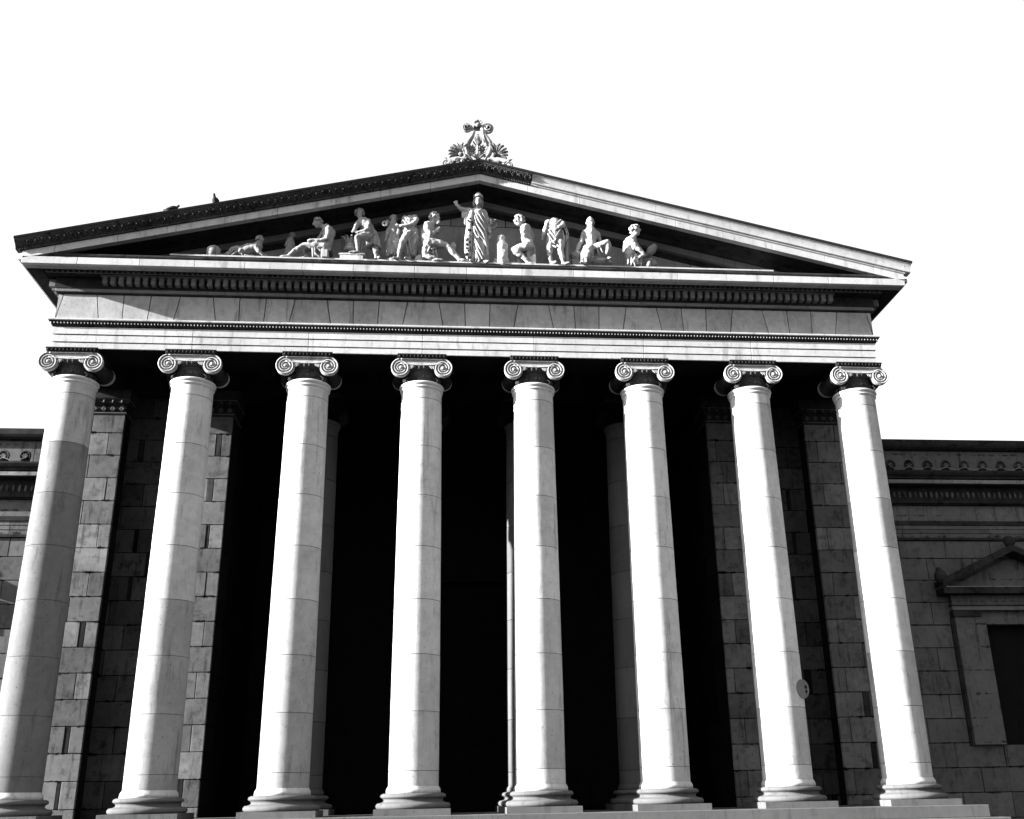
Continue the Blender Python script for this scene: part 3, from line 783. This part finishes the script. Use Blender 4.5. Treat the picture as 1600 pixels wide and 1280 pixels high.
s_=MB(); a=F.P(503,392,-.05); b_=F.P(513.5,402,0); s_.box(a.x,b_.x,-1.38+.02,-.75,LZ,a.z+.02,.9); a=F.P(504,382); b_=F.P(518,392); s_.box(a.x,b_.x,-1.25,-.7,b_.z,a.z,.6); F.prop('seat_block',s_,bevel=.03)
F.done()

# carved vessel on a low plinth
F=Fig('acanthus_vessel','small carved leafy stone vessel on a stepped block at the feet of the bending worker',546,y0=-1.1,tone=.6,cat='vessel',group=None)
v=MB(); c=F.P(547,395)
v.lathe([(.06,.02),(.17,.04),(.20,.10),(.17,.16),(.13,.19),(.15,.22),(.12,.27),(.10,.30)],(c.x,c.y,c.z),seg=24,tone=.7)
for k in range(9):
    a=2*PI*k/9; q=Vector((math.cos(a),math.sin(a)*.7,0)); o_=Vector(c)+Vector((0,0,.24))
    v.tube([o_+q*.08,o_+q*.13+Vector((0,0,.16)),o_+q*.22+Vector((0,0,.28)),o_+q*.30+Vector((0,0,.26))],[.05,.045,.035,.02],seg=6,tone=.6)
F.prop('vessel_body',v)
s_=MB(); a=F.P(532,396); b_=F.P(568,404); s_.box(a.x,b_.x,-1.29,-.7,LZ,LZ+.14,1.5); s_.box(a.x-.03,b_.x+.05,-1.30,-.7,LZ+.142,LZ+.215,1.2); F.prop('stepped_block',s_,bevel=.008)

# bending worker
F=Fig('bending_statue','marble worker in a short kilt leaning over with one foot raised on the stepped block',574,tone=.72)
F.limb((580,366,0,.17),(574,357,-.02,.17),(569,349,-.03,.18)); F.limb((566,346,-.03,.08),(563.5,340,-.05,.065))
F.limb((575,346,-.12,.085),(577,352,-.18,.075),(576,359,-.2,.062),(569,362,-.22,.05),(562,363,-.22,.042)); hand(F,560,363,-.22,-1,0)
F.limb((561,348,-.05,.085),(558,354,-.15,.07),(555,360,-.22,.05)); hand(F,553.5,361,-.22,-.6,-.6)
F.limb((586,378,0,.13),(587,388,0,.085),(587.5,394,0,.075),(587.5,403,0,.05)); foot(F,588,405,0,.2)
F.limb((577,370,-.1,.14),(566,371,-.25,.11),(560.5,372,-.3,.085),(560,382,-.25,.075),(560.5,391,-.22,.045)); foot(F,558.5,394.5,-.22,-1)
F.head(562,334,-.05,.135,(.55,-.83)); 
F.robe('kilt',(581,362,0,.17),(583,386,0,.24),10,.16,.75)
F.folds('cloth',[[(560,364,-.36),(559.5,376,-.36),(560,391,-.3)],[(566,366,-.3),(567,380,-.3),(565,394,-.25)],[(572,360,-.25),(578,366,-.25),(586,366,-.2)]],.03)
F.done()

# draped girl with raised hand
F=Fig('draped_statue','slim draped marble girl on a low round base holding up a ring in her hand',613,y0=-1.12,tone=.72)
F.limb((615,366,0,.12),(615,358,0,.13),(615,351,0,.12)); F.limb((615,350,0,.055),(615,346,0,.05))
F.limb((610,351,0,.06),(606,346,-.1,.05),(603.5,351,-.15,.04)); 
F.limb((610,353,-.05,.06),(606,362,-.1,.05),(603.5,374,-.1,.038)); hand(F,603,375,-.1,-.2,-1,.3,.04)
F.limb((620,353,0,.06),(623,361,-.08,.05),(621,368,-.12,.04))
F.head(615,342.5,0,.115,(.25,-.95))
F.robe('gown',(614.5,359,0,.15),(614,400,0,.20),9,.17,.75,mid=(614,380,0,.20))
r_=MB(); c=F.P(602,350.5,-.15); r_.tube([(c.x+.07*math.cos(a),c.y,c.z+.07*math.sin(a)) for a in [PI*2*i/16 for i in range(17)]],.028,seg=6,tone=1.2,caps=False); F.prop('ring',r_)
s_=MB(); c=F.P(613,404); s_.lathe([(.17,0),(.18,.03),(.17,.10),(.15,.12)],(c.x,c.y,LZ),seg=20,tone=.8); F.prop('base',s_)
F.done(.018)

# headless man in a himation
F=Fig('headless_statue','headless marble man in a long wrap reaching an arm across to the draped girl',637,tone=.88)
F.limb((642,366,0,.17),(640,355,0,.17),(640,347,0,.18),(640,344,0,.14))
F.limb((649,340,-.05,.09),(650,346,-.12,.08),(645,352,-.18,.065),(634,354,-.22,.055),(627,354,-.22,.045)); hand(F,623,352.5,-.22,-1,.2)
F.limb((632,342,0,.085),(630,350,.05,.07))
F.limb((636,368,-.12,.12),(628,382,-.2,.09),(625,392,-.17,.08),(623,403,-.12,.05)); foot(F,623,406,-.12,-.3)
F.limb((640,398,0,.07),(640,404,0,.05)); foot(F,639,406,-.05,-.2)
F.robe('himation',(644,359,0,.20),(642,401,.02,.15),9,.16,.75,mid=(644,375,0,.22))
F.folds('folds',[[(631,340,-.2),(637,345,-.25),(645,348,-.2)],[(633,338,-.2),(640,343,-.25),(648,344,-.2)],[(630,345,-.2),(636,350,-.25)],[(630,360,-.2),(634,376,-.25),(638,398,-.2)],[(634,360,-.2),(640,378,-.25),(643,396,-.18)],[(650,362,-.15),(650,376,-.2),(644,390,-.2)],[(638,376,-.22),(646,370,-.22),(651,362,-.2)]],.028)
F.done()

# round boulder
F=Fig('round_shield','smooth rounded white stone lump lying behind the reclining potter',656,cat='stone',group=None)
q=MB(); q.ball((F.P(656,402).x,-1.14,LZ+.13),(.155,.12,.16),None,24,16,tone=1.0); F.root.name='round_stone'; F.prop('stone',q)

# seated potter looking right
F=Fig('seated_statue','bearded marble man seated facing right beside the goddess with one leg stretched out',690,tone=1.05)
F.limb((669,381,0,.18),(665.5,372,.02,.17),(667,362,.02,.18),(670,354,0,.16)); F.limb((674,353,0,.085),(677,348,0,.07))
F.limb((667,352,-.17,.095),(668,359,-.2,.085),(673,366.5,-.22,.07),(679,364,-.2,.055),(684,359,-.18,.045)); hand(F,685.5,358,-.18,.4,.9,.8)
F.limb((675,354,.15,.08),(684,362,.18,.06))
F.limb((670,381,-.1,.17),(682,381,-.12,.135),(697,384.5,-.12,.095),(705,392,-.12,.085),(716,403,-.12,.055)); foot(F,720,407,-.12,1)
F.limb((668,385,-.05,.13),(663,391,-.1,.09),(664,399,-.12,.085),(673,403,-.15,.075),(680,404,-.15,.055)); foot(F,680,406,-.15,1)
F.head(678.5,340.5,0,.155,(.97,-.25)); 
bd=F.b; c=F.P(684,347,0)
for k in range(8): bd.ball(c+Vector((random.uniform(-.05,.04),random.uniform(-.06,.06),random.uniform(-.07,.05))),.045,None,8,6)
F.folds('drapery',[[(667,382,-.25),(662,392,-.22),(662,402,-.2)],[(672,386,-.25),(668,394,-.25),(671,402,-.2)],[(676,386,-.2),(676,396,-.2),(680,404,-.15)],[(680,386,-.15),(682,396,-.15),(684,404,-.1)],[(668,390,-.2),(674,396,-.2),(682,392,-.15)],[(660,378,-.1),(661,384,-.1),(664,388,-.1)],[(669,386,-.2),(675,390,-.25),(680,388,-.2)]],.035)
s_=MB(); s_.ball(F.P(673,394,.1),(.24,.2,.27),None,12,8,.9); F.prop('rock_seat',s_)
F.done()
F=Fig('broken_knob','small broken stone stump rising behind the shin of the seated bearded man',708,y0=-.9,cat='stone',group=None,tone=.9)
q=MB(); F.limb((706,397,0,.05),(709,385,0,.09),(708,382,0,.07),b=q); F.prop('stump',q)

# the goddess in the middle
F=Fig('goddess_statue','tallest marble goddess at the centre, crowned and raising one arm under the gable peak',746,y0=-1.14,tone=.98)
F.limb((747,352,0,.17),(747,342,0,.17),(747,333,0,.18),(747,329,0,.14)); F.limb((747,330,0,.08),(747,323,-.10,.07))
F.limb((739,331,0,.10),(729,329,-.05,.085),(720,327.5,-.1,.06),(715.5,323,-.12,.048),(713,319,-.12,.045)); 
F.b.ball(F.P(712.5,318,-.12),(.07,.05,.085),None,10,8); hand(F,712,317.5,-.14,-.3,1,.6,.055)
F.limb((756,332,0,.09),(760,341,.02,.08),(763,352,-.03,.065),(765,364,-.1,.05)); hand(F,764.5,370,-.1,-.1,-1,.3,.055)
F.limb((740,395,-.05,.1),(739,408,-.08,.06)); F.limb((754,395,-.05,.1),(754,408,-.08,.06)); foot(F,740,410,-.1,-.2); foot(F,755,410.5,-.1,.3)
F.head(747,316,-.16,.145,(-.1,-1),hair=None)
F.robe('gown',(747,333,0,.20),(747,409,0,.33),13,.13,.62,mid=(749,362,0,.27))
F.robe('sleeve',(731,327,-.03,.13),(733,352,0,.15),7,.22,.6)
F.robe('sleeve',(725,327,-.05,.07),(726,340,-.03,.09),5,.2,.6)
F.folds('mantle_folds',[[(741,330,-.22),(748,345,-.27),(758,362,-.25),(761,380,-.22),(762,400,-.2)],[(744,329,-.22),(752,342,-.27),(760,358,-.22)],[(740,336,-.22),(744,350,-.28),(754,366,-.28),(760,384,-.24)],[(739,344,-.22),(742,356,-.28),(748,368,-.3),(757,378,-.27),(763,398,-.2)],[(739,352,-.24),(741,364,-.3),(746,372,-.3)],[(740,370,-.25),(747,384,-.3),(754,398,-.28),(762,409,-.22)],[(741,378,-.25),(746,392,-.3),(753,405,-.28)],[(741,388,-.25),(745,398,-.28),(750,409,-.26)],[(747,404,-.26),(747,410,-.26)],[(744,402,-.26),(743,410,-.26)],[(757,402,-.24),(759,411,-.22)],[(750,329,-.2),(756,340,-.22),(760,350,-.18)]],.030)
cm=MB(); c=F.P(747,310,-.17)
cm.lathe([(.135,-.03),(.155,0),(.15,.045),(.12,.06),(.105,.10),(.06,.16),(.01,.18)],(c.x,c.y,c.z),seg=24,sx=1,sy=1.05); F.prop('helmet',cm)
hb=MB(); 
for q_ in (-1,1): hb.tube([F.P(747+q_*5.2,313,-.1),F.P(747+q_*6,319,-.1),F.P(747+q_*5.2,326,-.05)],[.05,.055,.035],seg=8,tone=.6)
F.prop('hair',hb)
# hanging mantle edge; dark lumps on it paint the shade of drill holes
mt_=MB(); ln=[(737,332),(735.5,342),(734,352),(733,362),(732,372),(731.5,382),(731,392),(732,402)]
mt_.tube([F.P(x,y,-.16) for x,y in ln],[.07,.08,.10,.115,.12,.12,.115,.09],seg=12,sq=.55); F.prop('mantle_panel',mt_)
hl=MB(); rr=random.Random(5)
for i in range(22):
    y=338+rr.random()*66; x=737-5.5*min(1,(y-332)/45)+rr.uniform(-4.0,4.0); hl.ball(F.P(x,y,-.225),(rr.uniform(.018,.045),.02,rr.uniform(.03,.06)),Matrix.Rotation(rr.uniform(-.6,.3),4,'Y'),8,6)
F.prop('drill_hole_shade',hl,'lead')
F.done()
F=Fig('stone_wreath','bushy stone leaf wreath at the lowered hand of the central goddess',768,y0=-1.2,cat='wreath',group=None)
q=MB(); rr=random.Random(9)
for i in range(46):
    a=rr.uniform(0,6.28); rad=rr.uniform(.02,.15); p0=F.P(768,350,0)+Vector((rad*math.cos(a)*.85,rr.uniform(-.06,.06),rad*math.sin(a)*1.5)); d=Vector((rr.uniform(-1,1),rr.uniform(-.4,.4),rr.uniform(-.5,1))).normalized()
    q.tube([p0,p0+d*.045,p0+d*.09],[.014,.026,.010],seg=5,tone=rr.uniform(.6,1.1))
q.tube([F.P(766,370),F.P(767,358),F.P(768,345)],.02,seg=5); F.prop('leaves',q)

# bust
F=Fig('bust','bright armless marble bust on a plain pillar just right of the goddess',783.5,tone=1.15,cat='bust',group=None)
F.limb((785,411,0,.20),(785,400,0,.17),(784.5,391,0,.175),(784,385,0,.17)); F.limb((784,384,0,.12),(782.5,376,0,.11),(783,371,0,.09)); F.b.ball(F.P(779,384,-.03),.09); F.b.ball(F.P(789.5,384,-.03),.09)
F.blob(784,371,0,(.10,.10,.09)); F.limb((779,370,0,.03),(777,369,0,.02)); F.done(name='bust_body')
F=Fig('stone_cup','tiny white stone cup on the ledge left of the bust pillar',774,cat='cup',group=None)
q=MB(); c=F.P(774,410); q.lathe([(.05,0),(.06,.02),(.06,.14),(.045,.16),(.05,.2),(.03,.22)],(c.x,c.y,LZ),seg=16); F.prop('cup',q)

# seated youth facing left
F=Fig('seated_statue','nude marble youth with broken arm seated on a square block facing left',818,tone=1.08)
F.limb((826,387,0,.18),(824,377,.02,.155),(823,367,.02,.165),(821,358,0,.165)); F.limb((818,356,0,.08),(815,351,0,.07))
F.limb((819,357,-.15,.10),(817,364,-.19,.085),(819,368,-.2,.07)); F.limb((827,360,.12,.09),(832,368,.15,.08),(830,380,.15,.07))
F.limb((824,386,-.1,.16),(812,388,-.12,.12),(802,392,-.12,.09),(809,396,-.12,.085),(817,402,-.1,.07),(825,410,-.1,.05)); foot(F,826,412,-.1,.7)
F.limb((816,390,.1,.12),(804,394,.1,.085),(809,400,.08,.07),(811,409,.05,.045)); foot(F,808,411,.05,-.8)
F.head(811.5,345.5,-.02,.165,(-.75,-.65),tilt=.3)
s_=MB(); a=F.P(822,390); b_=F.P(837.5,412); s_.box(a.x,b_.x,-1.3,-.8,LZ,a.z,.62); F.prop('seat_block',s_,bevel=.02); F.done()

# headless standing man in tunic
F=Fig('headless_statue','headless marble figure in a short draped tunic with bare legs beside a straight trunk',867,tone=.98)
F.limb((868,370,0,.17),(866,358,0,.17),(867,351,0,.18),(867,348,0,.15))
F.limb((857,347,0,.085),(853,356,-.05,.07),(850,364,-.08,.055),(847.5,370,-.08,.045)); hand(F,847,373,-.08,-.2,-1,.3,.045)
F.limb((877,348,-.05,.085),(879,353,-.15,.07),(872,356,-.25,.05))
F.limb((861,382,-.05,.12),(858.5,390,-.08,.085),(858.5,398,-.05,.078),(861,409,-.05,.048)); foot(F,862,412,-.05,.2)
F.limb((874,380,-.1,.125),(875,390,-.12,.088),(877,399,-.1,.08),(879,410,-.1,.05)); foot(F,880,413,-.1,.3)
F.robe('tunic',(867,350,0,.20),(867,384,0,.25),11,.16,.68,mid=(866,364,0,.25))
F.folds('folds',[[(857,354,-.18),(866,360,-.27),(876,352,-.22)],[(856,360,-.18),(866,372,-.3),(876,358,-.22)],[(855,366,-.18),(864,380,-.3),(873,366,-.25)],[(861,347,-.2),(868,351,-.24),(876,344,-.2)],[(880,352,-.15),(884,364,-.15),(884,378,-.12)],[(878,360,-.2),(880,372,-.2),(881,386,-.12)],[(863,384,-.2),(868,387,-.25),(873,388,-.22)],[(883,354,-.1),(888,366,-.1),(887,374,-.1)]],.032)
s_=MB(); s_.tube([F.P(885.5,414,.05),F.P(885,376,.05)],[.075,.07],seg=8,tone=.6); F.prop('trunk_support',s_); F.done()

# man in pointed cap seated frontally
F=Fig('seated_statue','marble man in a tall conical cap seated on a rock with one knee raised',926,tone=.9)
F.limb((924,388,0,.17),(923,378,0,.16),(923,368,0,.185),(923,363,0,.17)); F.limb((923,362,0,.08),(923,357,0,.07))
F.limb((913,364,0,.085),(909.5,374,0,.07),(905,384,-.03,.055),(900.5,393,-.05,.045)); hand(F,899,396,-.05,-.4,-.9,.5,.05)
F.limb((933,365,0,.085),(938,376,.08,.06))
F.limb((919,390,-.1,.14),(916,396,-.3,.12),(914,402,-.35,.09),(917,410,-.2,.06)); foot(F,913,413,-.2,-.4)
F.limb((930,389,-.05,.14),(938,384,-.2,.11),(947,380,-.28,.09),(949,388,-.25,.075),(946,400,-.18,.05)); foot(F,946,406,-.18,.2)
F.head(922.5,351,0,.135,(.3,-.95),hair=None)
cm=MB(); c=F.P(922.3,348.5); cm.lathe([(.12,-.02),(.15,0),(.13,.04),(.11,.11),(.06,.19),(.015,.23)],(c.x,c.y,c.z),seg=20,tone=1.2); F.prop('conical_cap',cm)
F.robe('lap_cloth',(920,385,-.1,.17),(915,411,-.12,.17),9,.2,.8,mid=(917,396,-.15,.19))
F.folds('folds',[[(936,387,-.3),(940,396,-.3),(941,402,-.2)],[(932,388,-.25),(934,398,-.25),(936,404,-.2)],[(913,386,-.2),(922,392,-.3),(932,387,-.25)],[(914,394,-.3),(920,404,-.28),(932,402,-.2)]],.032)
s_=MB(); s_.ball(F.P(938,411,.1),(.40,.28,.15),None,14,8,1.1); s_.ball(F.P(926,406,.15),(.3,.2,.2),None,10,7,.8); F.prop('rock',s_)
F.done()
F=Fig('stone_basin','shallow grey stone basin on the ledge under the capped man\'s hand',901,y0=-1.05,tone=.6,cat='basin',group=None)
q=MB(); c=F.P(901,402); q.lathe([(.10,-.12),(.12,-.10),(.22,.02),(.24,.08),(.22,.09),(.12,.02)],(c.x,c.y,c.z),seg=24,tone=.55,sx=.9); q.box(c.x-.16,c.x+.16,c.y-.1,c.y+.15,LZ,c.z-.11,.4); F.prop('basin_bowl',q)

# half-kneeling man on the right
F=Fig('crouching_statue','curly haired marble man bent forward over bunched cloth, last figure at the right',991,tone=1.05)
F.limb((985,400,0,.17),(982,391,0,.16),(983,382,0,.175),(987,376,0,.16)); F.limb((989,375,0,.08),(991,369,0,.075))
F.limb((987,379,-.16,.09),(992,388,-.18,.075),(1000,393,-.18,.06),(1006,399,-.15,.05),(998,402,-.15,.045)); hand(F,995,402,-.15,-1,0,.5,.045)
F.limb((996,382,.12,.07),(1003,392,.12,.055),(1007,400,.1,.045))
F.head(992,360.5,0,.165,(.93,-.35))
F.robe('bunched_cloth',(989,399,0,.19),(990,415,0,.235),12,.17,.75)
F.folds('folds',[[(979,401,-.2),(980,410,-.2),(979,415,-.2)],[(984,401,-.22),(987,408,-.24),(984,415,-.22)],[(990,402,-.22),(988,409,-.24),(991,416,-.22)],[(996,402,-.2),(994,409,-.22),(997,416,-.2)],[(1001,403,-.15),(1000,416,-.15)]],.028)
F.done()
F=Fig('amphora','tilted grey stone amphora with a white knob beside the last right-hand figure',1017,y0=-1.0,tone=.6,cat='amphora',group=None)
q=MB(); F.limb((1010,401,0,.04),(1013,398,0,.09),(1018,391,0,.135),(1022,386,0,.10),b=q); q.t=[.6]*len(q.t); F.prop('amphora_body',q)
q=MB(); q.ball(F.P(1022.5,384,-.03),(.065,.06,.05),tone=1.2); F.prop('knob',q)
F=Fig('stone_shell','ribbed fan-shaped stone shell leaning at the foot of the amphora',1018,y0=-1.15,cat='shell',group=None,tone=.7)
q=MB(); 
for k in range(9):
    a=math.radians(20+k*17); p0=F.P(1017,416); q.tube([p0,p0+Vector((math.cos(a)*.13,-.05,math.sin(a)*.15)),p0+Vector((math.cos(a)*.21,0,math.sin(a)*.26))],[.02,.035,.03],seg=6,tone=.65)
F.limb((1012,416,-.08,.08),(1014,410,-.08,.05),b=q); F.prop('shell',q)

# ---------------------------------------------------------------- roof ornament on the gable peak
AY=-1.42
A0=empty('roof_ornament',(0,AY,20.32)); tag(A0,'openwork carved stone ornament of scrolls and palmettes crowning the gable peak','roof ornament')
def AP(u,v,dy=0):   # pixel of the 1600x1029 detail view -> point
    p=at(680+u/11.43,180+v/11.43,AY); return Vector((p.x,p.y+dy,p.z))
ly=MB()
L1=[(690,290),(660,380),(610,450),(570,520),(560,600),(575,680),(600,760),(640,800)]
L2=[(830,200),(850,290),(900,390),(960,480),(990,560),(980,640),(960,700),(900,780)]
ly.tube([AP(*q) for q in L1],[.055,.07,.09,.10,.10,.09,.08,.07],seg=8,tone=.9)
ly.tube([AP(*q) for q in L2],[.055,.07,.09,.10,.10,.09,.08,.07],seg=8,tone=1.2)
ly.tube([AP(560,560,-.07),AP(540,620,-.09),AP(570,700,-.08)],.04,seg=6,tone=1.6); ly.tube([AP(835,300,-.06),AP(860,420,-.07),(AP(910,560,-.07))],.035,seg=6,tone=1.8)
ly.tube([AP(690,290),AP(650,230),AP(600,210)],[.05,.055,.05],seg=8); ly.tube([AP(830,220),AP(880,190),AP(930,170)],[.05,.055,.05],seg=8)
ly.tube([AP(920,470),AP(1000,500)],.05,seg=6,tone=1.2)
ly.build('lyre_frame','acro',A0)
for nm,(u,v,ra) in {'a':(560,225,.155),'b':(945,240,.175)}.items():
    s_=MB(); h=-1 if nm=='a' else 1
    pts=[];rd=[]
    for i in range(40):
        t=i/39; a=h*(t*2.1*2*PI)+ (0.3 if h<0 else PI-.3); r=ra*(1-.8*t); c=AP(u,v); pts.append(c+Vector((r*math.cos(a),-.08*t,r*math.sin(a)*1.1))); rd.append(.045*(1-.4*t))
    s_.tube(pts,rd,seg=7,tone=1.1); s_.ball(AP(u,v,.02),(ra*.8,.05,ra*.85),tone=.25)
    s_.build('scroll','acro',A0)
def palm(cu,cv,a0,a1,n,L_,name,tone=.8,w_=.045,curl=.25):
    b=MB()
    for k in range(n):
        a=math.radians(a0+(a1-a0)*k/(n-1)); c=AP(cu,cv); l=L_*(1-.12*abs(k-(n-1)/2)/(n/2))
        d=Vector((math.cos(a),0,math.sin(a))); e=Vector((-d.z,0,d.x))*(1 if a<PI/2 else -1)
        b.tube([c+d*.06,c+d*l*.5+Vector((0,-.05,0)),c+d*l*.85+Vector((0,-.08,0)),c+d*l-e*l*curl*.4+Vector((0,-.10,0))],[w_*.4,w_*.75,w_*1.05,w_*.8],seg=7,tone=tone*(1.5 if k%2==0 else .9))
    b.ball(AP(cu,cv,-.05),(.09,.07,.08),tone=tone); return b.build(name,'acro',A0)
palm(460,720,70,195,8,.42,'palmette'); palm(1065,730,110,-15,8,.42,'palmette',.55)
palm(765,175+15,30,150,7,.155,'crest_palmette',.9,.03,.1)
s_=MB(); s_.ball(AP(755,215,.03),(.13,.05,.12),tone=.2); s_.tube([AP(700,260),AP(755,270),AP(815,260)],.03,seg=6,tone=.3); s_.build('crest_shell','acro',A0)
bd=MB(); bd.tube([AP(755,560),AP(755,480),AP(760,420),AP(765,350)],[.04,.15,.12,.035],seg=10,tone=.55)
for k in range(5): bd.tube([AP(755,570,-.06),AP(755-60+30*k,480,-.12),AP(760-35+17*k,395,-.08)],[.015,.022,.012],seg=5,tone=1.0)
bd.build('bud','acro',A0)
lf=MB()
for (u,v,r) in ((660,620,.13),(840,620,.12)):
    lf.ball(AP(u,v),(r*.8,.06,r*1.15),tone=.6)
    for k in range(9):
        a=2*PI*k/9; lf.ball(AP(u,v,-.03)+Vector((r*.95*math.cos(a),0,r*1.2*math.sin(a))),.03,None,8,6,tone=1.8)
for k in range(9):
    a=math.radians(35+k*13.7); c=AP(760,790); lf.tube([c,c+Vector((math.cos(a)*.2,-.06,math.sin(a)*.16)),c+Vector((math.cos(a)*.36,-.02,math.sin(a)*.26))],[.02,.032,.02],seg=6,tone=1.7 if k%2 else .5)
lf.tube([AP(755,700,-.05),AP(755,560,-.05)],[.05,.03],seg=6,tone=1.6)
lf.build('leaves','acro',A0)
for h in (-1,1):
    s_=MB(); cu,cv=((210,860) if h<0 else (1310,900))
    pts=[];rd=[]
    for i in range(40):
        t=i/39; a=(PI/2+.5*h)-h*t*1.9*2*PI*-1; r=.155*(1-.82*t); c=AP(cu,cv); pts.append(c+Vector((r*math.cos(a)*1.1,-.06*t,r*math.sin(a)))); rd.append(.030*(1-.3*t))
    s_.tube(pts,rd,seg=6,tone=1.0)
    s_.tube([AP(cu-h*-10,cv-75),AP(cu+h*30,cv-95),AP(cu+h*60,cv-105)],[.03,.03,.015],seg=6,tone=.7)
    mid=[(330,830),(400,790),(480,810),(560,770)] if h<0 else [(1220,880),(1140,840),(1060,860),(960,800)]
    s_.tube([AP(*q) for q in mid],[.05,.07,.07,.08],seg=7,tone=1.3)
    for q in mid: s_.ball(AP(q[0],q[1]+20,-.03),(.07,.06,.06),tone=random.choice([.3,1.5]))
    s_.build('corner_scroll','acro',A0)
bs=MB(); bs.prism([(-1.12,20.335-.2654),(0,20.335),(1.12,20.335-.2654),(1.12,20.39-.2654),(.5,20.42-.1),(0,20.50),(-.5,20.42-.1),(-1.12,20.39-.2654)],-1.52,-1.28,'y',.35); bs.build('plinth','acro',A0)

# ---------------------------------------------------------------- pigeons and small fittings
def pigeon(px,py,dx,dy,upright,label):
    p=at(px,py,-1.66); z=ZA-SL*abs(p.x)+.605; R=empty('pigeon',(p.x,-1.66,z)); tag(R,label,'bird','pigeons on the roof edge')
    b=MB(); d=Vector((dx,dy,0)).normalized(); o=Vector((p.x,-1.66,z)); up=Vector((0,0,1))
    t=.75 if upright else .18
    ax=(d*math.cos(t)+up*math.sin(t)); c=o+up*.13
    pts=[c-ax*.15,c-ax*.07,c,c+ax*.08,c+ax*.125,c+ax*.16+up*.03]; rd=[.022,.055,.075,.066,.045,.034]
    b.tube(pts,rd,seg=12); b.ball(pts[-1]+up*.02+d*.012,.036); 
    b.tube([c-ax*.13,c-ax*.27-up*.01],[.03,.022],seg=8,sq=.5)
    o_=b.build('body','bird',R); md=o_.modifiers.new('fuse','REMESH'); md.mode='VOXEL'; md.voxel_size=.008; md.use_smooth_shade=True
    k=MB(); k.tube([pts[-1]+up*.015+d*.04,pts[-1]+up*.008+d*.07],[.010,.004],seg=6); k.build('beak','bird',R)
    for s in (-1,1):
        l=MB(); sd=Vector((-d.y,d.x,0))*s*.03; l.tube([c+sd-up*.05,o+sd+up*.012,o+sd+d*.03+up*.006],[.014,.008,.006],seg=6); l.build('leg','bird',R)
        w_=MB(); w_.tube([c+sd*2+ax*.07,c+sd*2.3,c+sd*1.6-ax*.17],[.03,.045,.015],seg=8,sq=.5); w_.build('wing','bird',R)
pigeon(269,332,1,-.1,False,'dark pigeon crouching low on the left slope, the further one from the peak')
pigeon(336.5,320,-.3,-1,True,'dark pigeon sitting upright on the left slope, the one nearer the peak')
PL=empty('round_plaque',(9.02,-.62,4.28)); tag(PL,'small pale round plaque with two dark marks on the lower part of the seventh column','plaque')
q=MB(); ang=math.radians(12); R_=Matrix.Rotation(0.55,4,'Z')
def disc(b,r,y0,y1,c,tone=1,dx=0,dz=0):
    n=28; vs=[]
    for y in (y0,y1):
        for k in range(n): a=2*PI*k/n; v=R_@Vector((r*math.cos(a)+dx,y,r*math.sin(a)+dz)); vs.append(Vector(c)+v)
    b.add(vs,[tuple(range(n)),tuple(range(2*n-1,n-1,-1))]+[(k,(k+1)%n,n+(k+1)%n,n+k) for k in range(n)],tone)
disc(q,.26,-.02,.02,(9.03,-.45,4.28)); q.build('disc','plaque',PL)
q=MB(); disc(q,.05,-.03,-.019,(9.03,-.45,4.28),1,.12,.05); disc(q,.045,-.03,-.019,(9.03,-.45,4.28),1,.13,-.07); q.build('mark','soot_shade',PL)
